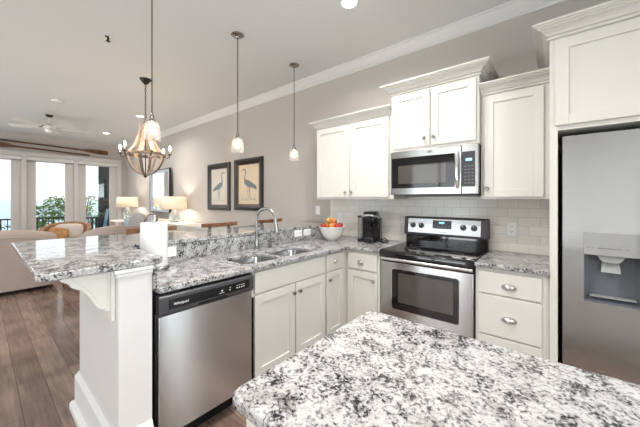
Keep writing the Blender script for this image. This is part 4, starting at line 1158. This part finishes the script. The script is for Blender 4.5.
# ================================================================== WALL DECOR
# oars on the far wall
def oar(label, ya, yb, za, zb):
    """blade at ya end, thin grip at yb"""
    t_ = thing('wooden_oar', label, 'oar', (XL + 0.05, (ya + yb) / 2, min(za, zb)), group='crossed oars over the glass doors')
    L_ = yb - ya; n = 24; x = XL + 0.035
    sg = 1 if L_ > 0 else -1
    P0 = Vector((x, ya, za)); P1 = Vector((x, yb, zb)); D = (P1 - P0).normalized(); W = Vector((0, -D.z, D.y))
    bl = 0.62
    q_ = MB(); half = [(0.0, 0.050), (0.02, 0.062), (0.25, 0.066), (0.42, 0.050), (0.55, 0.028), (bl, 0.020)]
    top = [P0 + D * a + W * h_ for a, h_ in half]; bot = [P0 + D * a - W * h_ for a, h_ in half][::-1]
    pl = top + bot
    q_.prism([(p.y, p.z) for p in pl], x - 0.012, x + 0.012, 'x')
    q_.build('blade', 'oarwood', t_, bevel=0.006)
    q_ = MB().tube([P0 + D * (bl - 0.05), P0 + D * ((P1 - P0).length - 0.14)], 0.021, 12); q_.build('shaft', 'oarwood', t_, smooth=True)
    q_ = MB().tube([P0 + D * ((P1 - P0).length - 0.15), P1], [0.021, 0.016], 12); q_.build('grip', 'darkfoot', t_, smooth=True)
    return t_
oar('upper dark wooden oar on the window wall, its blade toward the corner', 2.50, 0.30, 2.765, 2.835)
oar('lower dark wooden oar on the window wall, its blade away from the corner', 0.02, 2.07, 2.725, 2.650)

# framed bird prints
def framed_print(label, x0, x1, z0, z1, paper, flip):
    t_ = thing('framed_bird_print', label, 'picture', ((x0 + x1) / 2, YB, z0), group='framed wading bird prints')
    F = F_back(YB - 0.001); fw = 0.095
    q_ = MB()
    prf = [(0, 0.0), (0.0, 0.030), (-0.020, 0.045), (-0.050, 0.040), (-fw, 0.016), (-fw, 0.0)]
    # mitred frame: carry profile round the rectangle
    cs = [(x0, z0), (x1, z0), (x1, z1), (x0, z1)]; sg = [(1, 1), (-1, 1), (-1, -1), (1, -1)]
    vs = []; fs = []; k_ = len(prf)
    for (cx_, cz_), (sx_, sz_) in zip(cs, sg):
        for o_, d_ in prf: vs.append((cx_ - o_ * sx_, cz_ - o_ * sz_, d_))
    for i in range(4):
        j = (i + 1) % 4
        for a in range(k_):
            b = (a + 1) % k_; fs.append((i * k_ + a, j * k_ + a, j * k_ + b, i * k_ + b))
    MB(F).add(vs, fs).build('frame', 'frame', t_)
    q_ = MB(F)
    e_ = fw
    for (a, b, c_, d_) in ((x0 + e_ - 0.004, x0 + e_ + 0.012, z0 + e_, z1 - e_), (x1 - e_ - 0.012, x1 - e_ + 0.004, z0 + e_, z1 - e_), (x0 + e_, x1 - e_, z0 + e_ - 0.004, z0 + e_ + 0.012), (x0 + e_, x1 - e_, z1 - e_ - 0.012, z1 - e_ + 0.004)):
        q_.box(a, b, c_, d_, 0.004, 0.014)
    q_.build('inner_lip', 'frameedge', t_)
    MB(F).box(x0 + e_, x1 - e_, z0 + e_, z1 - e_, 0.002, 0.006).build('print', paper, t_)
    W_, H_ = x1 - x0 - 2 * e_, z1 - z0 - 2 * e_
    cx_, cz_ = (x0 + x1) / 2, (z0 + z1) / 2
    s_ = 1 if not flip else -1
    F2 = F @ Matrix.Translation((cx_, cz_, 0.0062)) @ Matrix.Diagonal((s_ * W_, H_, 1, 1))
    body = [(-0.38, -0.08), (-0.30, -0.02), (-0.16, 0.04), (0.02, 0.11), (0.16, 0.12), (0.22, 0.07), (0.16, 0.0), (0.02, -0.06), (-0.14, -0.08), (-0.26, -0.10), (-0.34, -0.14)]
    bird = MB(F2).prism(body, 0, 0.0008).build('bird_body', 'ink', t_)
    nk = [(0.15, 0.08), (0.19, 0.15), (0.155, 0.23), (0.13, 0.30), (0.16, 0.365), (0.20, 0.375)]
    wv = [0.038, 0.026, 0.020, 0.018, 0.022, 0.012]
    def strip(pts_, ws_, nm, mt):
        a_ = []; b_ = []
        for i, p in enumerate(pts_):
            q0 = Vector(pts_[max(i - 1, 0)]); q1 = Vector(pts_[min(i + 1, len(pts_) - 1)]); dd = (q1 - q0).normalized(); nn = Vector((-dd.y, dd.x))
            a_.append(Vector(p) + nn * ws_[i]); b_.append(Vector(p) - nn * ws_[i])
        MB(F2).prism([(v.x, v.y) for v in a_ + b_[::-1]], 0.0002, 0.0010).build(nm, mt, t_)
    strip(nk, wv, 'bird_neck', 'ink')
    strip([(0.18, 0.38), (0.27, 0.365), (0.36, 0.345)], [0.012, 0.009, 0.002], 'bird_beak', 'inkdark')
    strip([(0.02, -0.05), (0.03, -0.18), (0.02, -0.34)], [0.010, 0.007, 0.007], 'bird_leg', 'inkdark')
    strip([(-0.06, -0.07), (-0.04, -0.20), (-0.07, -0.35)], [0.010, 0.007, 0.007], 'bird_leg', 'inkdark')
    rnd_ = random.Random(5); q_ = MB(F2)
    for i in range(22):
        u_ = rnd_.uniform(-0.30, 0.30); h_ = rnd_.uniform(0.02, 0.10 if flip else 0.05); q_.prism([(u_, -0.385), (u_ + 0.012, -0.385), (u_ + rnd_.uniform(-0.04, 0.05), -0.385 + h_)], 0, 0.0008)
    q_.build('marsh_grass', 'ink', t_)
framed_print('dark-framed bird print on pale paper, the one farther from the kitchen', -5.40, -4.625, 1.165, 2.065, 'printpale', False)
framed_print('dark-framed bird print on tan paper, nearest the kitchen', -4.475, -3.68, 1.185, 2.080, 'printpaper', True)

# mirror
mi = thing('wall_mirror', 'large mirror in a pale blue frame above the sofa', 'mirror', (-7.7, YB - 0.032, 1.06), rz=radians(-2.3))
F = F_back(0); x0, x1, z0, z1 = -0.66, 0.66, 0.0, 1.05; fw = 0.065
q = MB(F)
q.box(x0, x0 + fw, z0, z1, 0, 0.035); q.box(x1 - fw, x1, z0, z1, 0, 0.035); q.box(x0 + fw, x1 - fw, z0, z0 + fw, 0, 0.035); q.box(x0 + fw, x1 - fw, z1 - fw, z1, 0, 0.035)
q.build('frame', 'mirrorframe', mi, bevel=0.006, local=True)
q = MB(F)
for (a, b, c_, d_) in ((x0 - 0.015, x0, z0 - 0.015, z1 + 0.015), (x1, x1 + 0.015, z0 - 0.015, z1 + 0.015), (x0, x1, z0 - 0.015, z0), (x0, x1, z1, z1 + 0.015)): q.box(a, b, c_, d_, 0, 0.045)
q.build('outer_edge', 'frame', mi, local=True)
MB(F).box(x0 + fw - 0.005, x1 - fw + 0.005, z0 + fw - 0.005, z1 - fw + 0.005, 0.004, 0.012).build('mirror_glass', 'mirror', mi, local=True)

# ================================================================== LAMPS, CONSOLE, SIDE TABLE
def lamp(label, loc, zb_, zs0, zs1, r_):
    t_ = thing('table_lamp', label, 'table lamp', (loc[0], loc[1], zb_), group='glass-based table lamps')
    h_ = zs0 - zb_
    MB().lathe([(0, 0), (0.085, 0), (0.088, 0.012), (0.080, 0.018), (0, 0.018)], (0, 0, 0.0005), 24).build('foot', 'nickel', t_, local=True, smooth=True)
    MB().lathe([(0.078, 0.018), (0.105, 0.04), (0.112, 0.09), (0.098, h_ * 0.55), (0.062, h_ * 0.80), (0.032, h_ * 0.90), (0.030, h_ * 0.94)], (0, 0, 0), 28).build('glass_base', 'lampglass', t_, local=True, smooth=True)
    MB().tube([(0, 0, 0.015), (0, 0, h_ + 0.10)], 0.011, 10).build('stem', 'nickel', t_, local=True)
    q_ = MB(); sg = 40; pr = [(r_, h_), (r_ * 0.93, zs1 - zb_)]
    vs = [(p[0] * cos(2 * pi * k / sg), p[0] * sin(2 * pi * k / sg), p[1]) for p in pr for k in range(sg)]
    q_.add(vs, [(k, (k + 1) % sg, sg + (k + 1) % sg, sg + k) for k in range(sg)])
    q_.build('lampshade', 'linen', t_, local=True, smooth=True, solid=0.003, angle=60)
    MB().ball((0, 0, h_ + 0.125), 0.028).build('bulb', 'bulb', t_, local=True, smooth=True)
    l = bpy.data.lights.new('lamp_glow', 'POINT'); l.energy = LAMP_W; l.color = (1.0, 0.86, 0.70); l.shadow_soft_size = 0.03
    o_ = bpy.data.objects.new('lamp_glow', l); COL.objects.link(o_); o_.parent = t_; o_.location = (0, 0, h_ + 0.060)
    return t_
LAMP_W = 13
lamp('glass-based table lamp on the white console under the wall between mirror and prints', (-6.25, 2.66), 0.885, 1.17, 1.436, 0.25)
lamp('glass-based table lamp on the side table in the far corner by the glass doors', (-9.08, 2.62), 0.80, 1.165, 1.441, 0.255)
cs = thing('console_table', 'long white console table along the wall under the bird prints', 'console table', (-5.6, 2.74, 0))
MB().box(-6.62, -4.55, 2.50, 2.955, 0.845, 0.885).build('tabletop', 'consolewhite', cs, bevel=0.006)
MB().box(-6.57, -4.60, 2.53, 2.945, 0.70, 0.845).build('apron', 'consolewhite', cs)
for x in (-6.57, -4.66):
    for y in (2.53, 2.885): MB().box(x, x + 0.06, y, y + 0.06, 0, 0.70).build('leg', 'consolewhite', cs)
st_ = thing('side_table', 'square white side table in the far corner under the lamp', 'side table', (-9.1, 2.6, 0))
MB().box(-9.55, -8.98, 2.32, 2.90, 0.76, 0.80).build('tabletop', 'consolewhite', st_, bevel=0.006)
for x in (-9.53, -9.06):
    for y in (2.34, 2.82): MB().box(x, x + 0.06, y, y + 0.06, 0, 0.76).build('leg', 'consolewhite', st_)

# ================================================================== SEATING
def cushion(mb, cx_, cy_, cz_, sx_, sy_, sz_, F=None):
    """pillow: superellipsoid grid"""
    n, k = 20, 12; vs = []; fs = []
    def pw(v, e_): return math.copysign(abs(v) ** e_, v)
    for i in range(k + 1):
        b = -pi / 2 + pi * i / k
        for j in range(n):
            a = 2 * pi * j / n
            vs.append((cx_ + sx_ * pw(cos(b), 0.75) * pw(cos(a), 0.55), cy_ + sy_ * pw(sin(b), 0.9), cz_ + sz_ * pw(cos(b), 0.75) * pw(sin(a), 0.55)))
    for i in range(k):
        for j in range(n):
            fs.append((i * n + j, i * n + (j + 1) % n, (i + 1) * n + (j + 1) % n, (i + 1) * n + j))
    return mb.add(vs, fs)

# beige sofa with its back to the kitchen
sf = thing('beige_sofa', 'beige sofa with rounded back turned to the kitchen beyond the bar', 'sofa', (-6.4, -0.35, 0))
q = MB()
bk = [(0.0, 0.06), (0.0, 0.82), (-0.012, 0.87), (-0.05, 0.915), (-0.11, 0.93), (-0.18, 0.915), (-0.22, 0.86), (-0.24, 0.46), (-0.24, 0.06)]
secs = [(-1.45, -0.10, 0.06), (-1.42, -0.05, 0.02), (-1.30, -0.02, 0.005), (-1.0, 0.0, 0.0), (0.05, 0.005, 0.0), (0.35, -0.005, 0.0), (0.55, -0.028, 0.004), (0.70, -0.062, 0.015), (0.77, -0.095, 0.035), (0.80, -0.14, 0.07)]
vs = []; fs = []; k_ = len(bk)
for (y, dz, dx) in secs:
    for i, (bx_, bz_) in enumerate(bk):
        vs.append((-6.0 + bx_ - (dx if i < 4 else 0), y, bz_ + (dz if 0 < i < 7 else 0)))
for i in range(len(secs) - 1):
    for k in range(k_):
        l = (k + 1) % k_; fs.append((i * k_ + k, i * k_ + l, (i + 1) * k_ + l, (i + 1) * k_ + k))
fs.append(tuple(range(k_))); fs.append(tuple((len(secs) - 1) * k_ + k for k in range(k_ - 1, -1, -1)))
q.add(vs, fs); q.build('backrest', 'sofa', sf, smooth=True, angle=50)
MB().tube([(-6.002 - dx, y, 0.82 + dz) for (y, dz, dx) in secs], 0.010, 8).build('piping', 'sofa', sf, smooth=True)
MB().box(-6.92, -6.22, -1.45, 0.80, 0.06, 0.40).build('seat_base', 'sofa', sf, bevel=0.02)
for (y0, y1) in ((-1.22, -0.34), (-0.32, 0.57)): MB().box(-6.90, -6.22, y0, y1, 0.40, 0.56).build('seat_cushion', 'sofa', sf, bevel=0.04, seg=3)
for (y0, y1) in ((-1.45, -1.23), (0.58, 0.80)): MB().box(-6.90, -6.20, y0, y1, 0.40, 0.68).build('arm', 'sofa', sf, bevel=0.05, seg=3)
for x in (-6.10, -6.85):
    for y in (-1.36, 0.66): MB().lathe([(0, 0), (0.022, 0), (0.034, 0.06), (0, 0.06)], (x, y, 0), 12).build('foot', 'darkfoot', sf, smooth=True)
# low wooden side table by the sofa's end
ot = thing('low_side_table', 'small brown wooden side table at the end of the beige sofa', 'side table', (-5.95, 1.0, 0))
MB().box(-6.05, -5.80, 0.83, 1.05, 0.42, 0.46).build('tabletop', 'railwood', ot, bevel=0.004)
MB().box(-6.03, -5.82, 0.85, 1.03, 0.05, 0.42).build('cabinet_body', 'railwood', ot)
for x in (-6.03, -5.86):
    for y in (0.85, 0.99): MB().box(x, x + 0.04, y, y + 0.04, 0, 0.05).build('foot', 'railwood', ot)

# cream sofa along the wall
s2 = thing('cream_sofa', 'cream sofa along the wall under the mirror', 'sofa', (-7.7, 2.4, 0))
MB().box(-8.95, -6.70, 2.02, 2.90, 0.12, 0.42).build('seat_base', 'cream', s2, bevel=0.02)
MB().prism([(2.70, 0.42), (2.66, 0.84), (2.70, 0.90), (2.80, 0.92), (2.90, 0.90), (2.92, 0.42)], -8.95, -6.70, 'x').build('backrest', 'cream', s2, bevel=0.03, seg=3)
for (a, b) in ((-8.95, -8.75), (-6.90, -6.70)): MB().box(a, b, 2.02, 2.86, 0.42, 0.64).build('arm', 'cream', s2, bevel=0.05, seg=3)
for (a, b) in ((-8.73, -7.84), (-7.82, -6.92)): MB().box(a, b, 2.02, 2.68, 0.42, 0.56).build('seat_cushion', 'cream', s2, bevel=0.04, seg=3)
for x in (-8.89, -6.80):
    for y in (2.08, 2.80): MB().box(x, x + 0.05, y, y + 0.05, 0, 0.12).build('foot', 'darkfoot', s2)
def pillow(name, label, loc, sz, mat_, tilt_, rz, band=False):
    t_ = MB(); cushion(t_, 0, 0, sz[2], *sz)
    o_ = t_.build(name, mat_, smooth=True, local=True, angle=180)
    o_.location = loc; o_.rotation_euler = (tilt_, 0, rz)
    tag(o_, label, 'cushion', 'cushions on the cream sofa')
    if band:
        for dx_ in (-0.055, 0.055):
            b_ = MB(); n = 24
            pts_ = [(dx_, sz[1] * 1.02 * cos(2 * pi * k / n), sz[2] + sz[2] * 1.0 * sin(2 * pi * k / n)) for k in range(n)]
            b_.tube(pts_, 0.014, 6, closed=True); b_.build('stripe_band', 'darkpillow', o_, local=True, smooth=True)
    return o_
pillow('blue_cushion', 'pale blue cushion at the end of the cream sofa by the corner lamp', (-8.48, 2.40, 0.565), (0.24, 0.07, 0.17), 'bluepillow', radians(-16), radians(-8))
pillow('grey_cushion', 'large plain grey cushion beside the pale blue one on the cream sofa', (-7.86, 2.40, 0.565), (0.27, 0.08, 0.25), 'greypillow', radians(-14), radians(14))
pillow('grey_cushion', 'grey cushion with dark stripes seen behind the towel roll', (-7.02, 2.37, 0.57), (0.27, 0.08, 0.24), 'greypillow', radians(-14), radians(-6), True)

# wicker armchair by the windows (local: faces +X)
ac = thing('wicker_armchair', 'brown wicker armchair with cream cushion in front of the glass doors', 'armchair', (-8.35, 1.22, 0), rz=radians(-25))
q = MB(); n = 18; vs = []; fs = []
for i in range(n + 1):
    a = radians(70 + 220 * i / n)
    hgt = 0.66 + 0.19 * max(0.0, cos(a - pi)) ** 0.5
    for (r_, z_) in ((0.40, 0.22), (0.43, 0.45), (0.46, hgt), (0.42, hgt + 0.012), (0.385, hgt - 0.01), (0.36, 0.45), (0.36, 0.22)):
        vs.append((r_ * cos(a), r_ * sin(a), z_))
for i in range(n):
    for k in range(7):
        l = (k + 1) % 7; fs.append((i * 7 + k, i * 7 + l, (i + 1) * 7 + l, (i + 1) * 7 + k))
fs.append(tuple(range(7))); fs.append(tuple(n * 7 + k for k in range(6, -1, -1)))
q.add(vs, fs); q.build('curved_shell', 'wicker', ac, local=True, smooth=True, angle=50)
MB().box(-0.34, 0.36, -0.33, 0.33, 0.24, 0.36).build('seat_frame', 'wicker', ac, local=True, bevel=0.02)
MB().box(-0.28, 0.37, -0.30, 0.30, 0.36, 0.50).build('seat_cushion', 'cream', ac, local=True, bevel=0.04, seg=3)
q = MB(); cushion(q, 0, 0, 0, 0.27, 0.085, 0.17, None); q.v = [Matrix.Translation((-0.24, 0, 0.655)) @ Matrix.Rotation(radians(-12), 4, 'Y') @ Matrix.Rotation(pi / 2, 4, 'Z') @ v for v in q.v]
q.build('back_cushion', 'cream', ac, local=True, smooth=True, angle=180)
for x in (-0.26, 0.30):
    for y in (-0.28, 0.25): MB().box(x, x + 0.04, y, y + 0.04, 0, 0.24).build('leg', 'wicker', ac, local=True)
q = MB(); cushion(q, 0, 0, 0, 0.17, 0.05, 0.13, None); q.v = [Matrix.Translation((-0.05, -0.12, 0.63)) @ Matrix.Rotation(radians(-25), 4, 'Y') @ Matrix.Rotation(pi / 2 + 0.5, 4, 'Z') @ v for v in q.v]
q = [q.build('tan_cushion', 'tanthrow', None, smooth=True, local=True, angle=180)]
o = q[0]; o.location = ac.location; o.rotation_euler = ac.rotation_euler
tag(o, 'tan leaf-coloured cushion leaning in the wicker armchair', 'cushion')

# round-backed upholstered chair behind the bar (local: faces -X)
rc = thing('round_back_chair', 'beige armchair with low rounded back and wood trim just beyond the bar', 'armchair', (-5.35, 1.42, 0), rz=radians(165))
q = MB(); n = 22; vs = []; fs = []
for i in range(n + 1):
    a = radians(75 + 210 * i / n)
    k0 = max(0.0, cos(a - pi)) ** 0.5
    hgt = 0.66 + 0.335 * k0
    for (r_, z_) in ((0.46, hgt - 0.14), (0.485, hgt - 0.06), (0.48, hgt - 0.01), (0.44, hgt), (0.39, hgt - 0.03), (0.37, hgt - 0.14), (0.36, 0.40), (0.42, 0.40)):
        vs.append((r_ * cos(a), r_ * sin(a), z_))
m_ = 8
for i in range(n):
    for k in range(m_):
        l = (k + 1) % m_; fs.append((i * m_ + k, i * m_ + l, (i + 1) * m_ + l, (i + 1) * m_ + k))
fs.append(tuple(range(m_))); fs.append(tuple(n * m_ + k for k in range(m_ - 1, -1, -1)))
q.add(vs, fs); q.build('upholstered_back', 'sofa', rc, local=True, smooth=True, angle=60)
pts = []
for i in range(n + 1):
    a = radians(75 + 210 * i / n); k0 = max(0.0, cos(a - pi)) ** 0.5
    pts.append((0.455 * cos(a), 0.455 * sin(a), 0.66 + 0.335 * k0 - 0.135))
MB().tube(pts, 0.020, 8).build('wood_trim', 'railwood', rc, local=True, smooth=True)
MB().lathe([(0, 0.24), (0.40, 0.24), (0.42, 0.30), (0.41, 0.42), (0.34, 0.48), (0, 0.49)], (0, 0, 0), 28).build('seat', 'sofa', rc, local=True, smooth=True)
for k in range(4):
    a = pi / 4 + k * pi / 2; MB().tube([(0.30 * cos(a), 0.30 * sin(a), 0.26), (0.34 * cos(a), 0.34 * sin(a), 0)], [0.022, 0.014], 10).build('leg', 'railwood', rc, local=True, smooth=True)

# bar stools (local: sitter faces +X)
def stool_proto():
    t_ = thing('bar_stool', '', 'bar stool', (0, 0, 0), group='bar stools behind the raised bar')
    MB().prism(rrect(-0.20, 0.20, -0.21, 0.21, 0.06, 5), 0.70, 0.745).build('seat', 'railwood', t_, local=True, bevel=0.01)
    MB().prism(rrect(-0.185, 0.185, -0.195, 0.195, 0.06, 5), 0.745, 0.775).build('seat_pad', 'cream', t_, local=True, bevel=0.012)
    for x, y in ((-0.17, -0.18), (-0.17, 0.18), (0.17, -0.18), (0.17, 0.18)):
        MB().tube([(x, y, 0.70), (x * 1.18, y * 1.15, 0.0)], [0.020, 0.015], 8).build('leg', 'railwood', t_, local=True, smooth=True)
    for (a, b) in (((0.187, -0.195, 0.26), (0.187, 0.195, 0.26)), ((-0.187, -0.195, 0.26), (-0.187, 0.195, 0.26)), ((-0.187, 0.195, 0.32), (0.187, 0.195, 0.32)), ((-0.187, -0.195, 0.32), (0.187, -0.195, 0.32))):
        MB().tube([a, b], 0.011, 8).build('stretcher', 'nickel', t_, local=True, smooth=True)
    for y in (-0.12, 0.12): MB().box(-0.232, -0.214, y - 0.016, y + 0.016, 0.70, 1.07).build('back_post', 'nickel', t_, local=True)
    # curved wooden top rail
    vs = []; fs = []; n = 12; sec = [(-0.013, 1.048), (0.013, 1.048), (0.017, 1.070), (0.013, 1.092), (-0.013, 1.092), (-0.017, 1.070)]
    for i in range(n + 1):
        y = -0.225 + 0.45 * i / n
        bow = -0.225 - 0.035 * (1 - (y / 0.225) ** 2) + 0.02
        for dx_, z_ in sec: vs.append((bow + dx_, y, z_ + 0.008 * (y / 0.225) ** 2))
    for i in range(n):
        for k in range(6):
            l = (k + 1) % 6; fs.append((i * 6 + k, i * 6 + l, (i + 1) * 6 + l, (i + 1) * 6 + k))
    fs.append(tuple(range(6))); fs.append(tuple(n * 6 + k for k in range(5, -1, -1)))
    MB().add(vs, fs).build('top_rail', 'railwood', t_, local=True, smooth=True, angle=50)
    return t_
sp_ = stool_proto()
for i, (x, y, lb) in enumerate(((-2.86, 1.10, 'wooden bar stool whose top rail shows behind the paper towel roll'),
                                (-2.86, 1.83, 'wooden bar stool whose top rail shows below the far bird print'),
                                (-2.86, 2.58, 'wooden bar stool whose top rail shows through the faucet arch'))):
    o = sp_ if i == 0 else copy_tree(sp_)
    o.location = (x, y, 0); tag(o, lb)
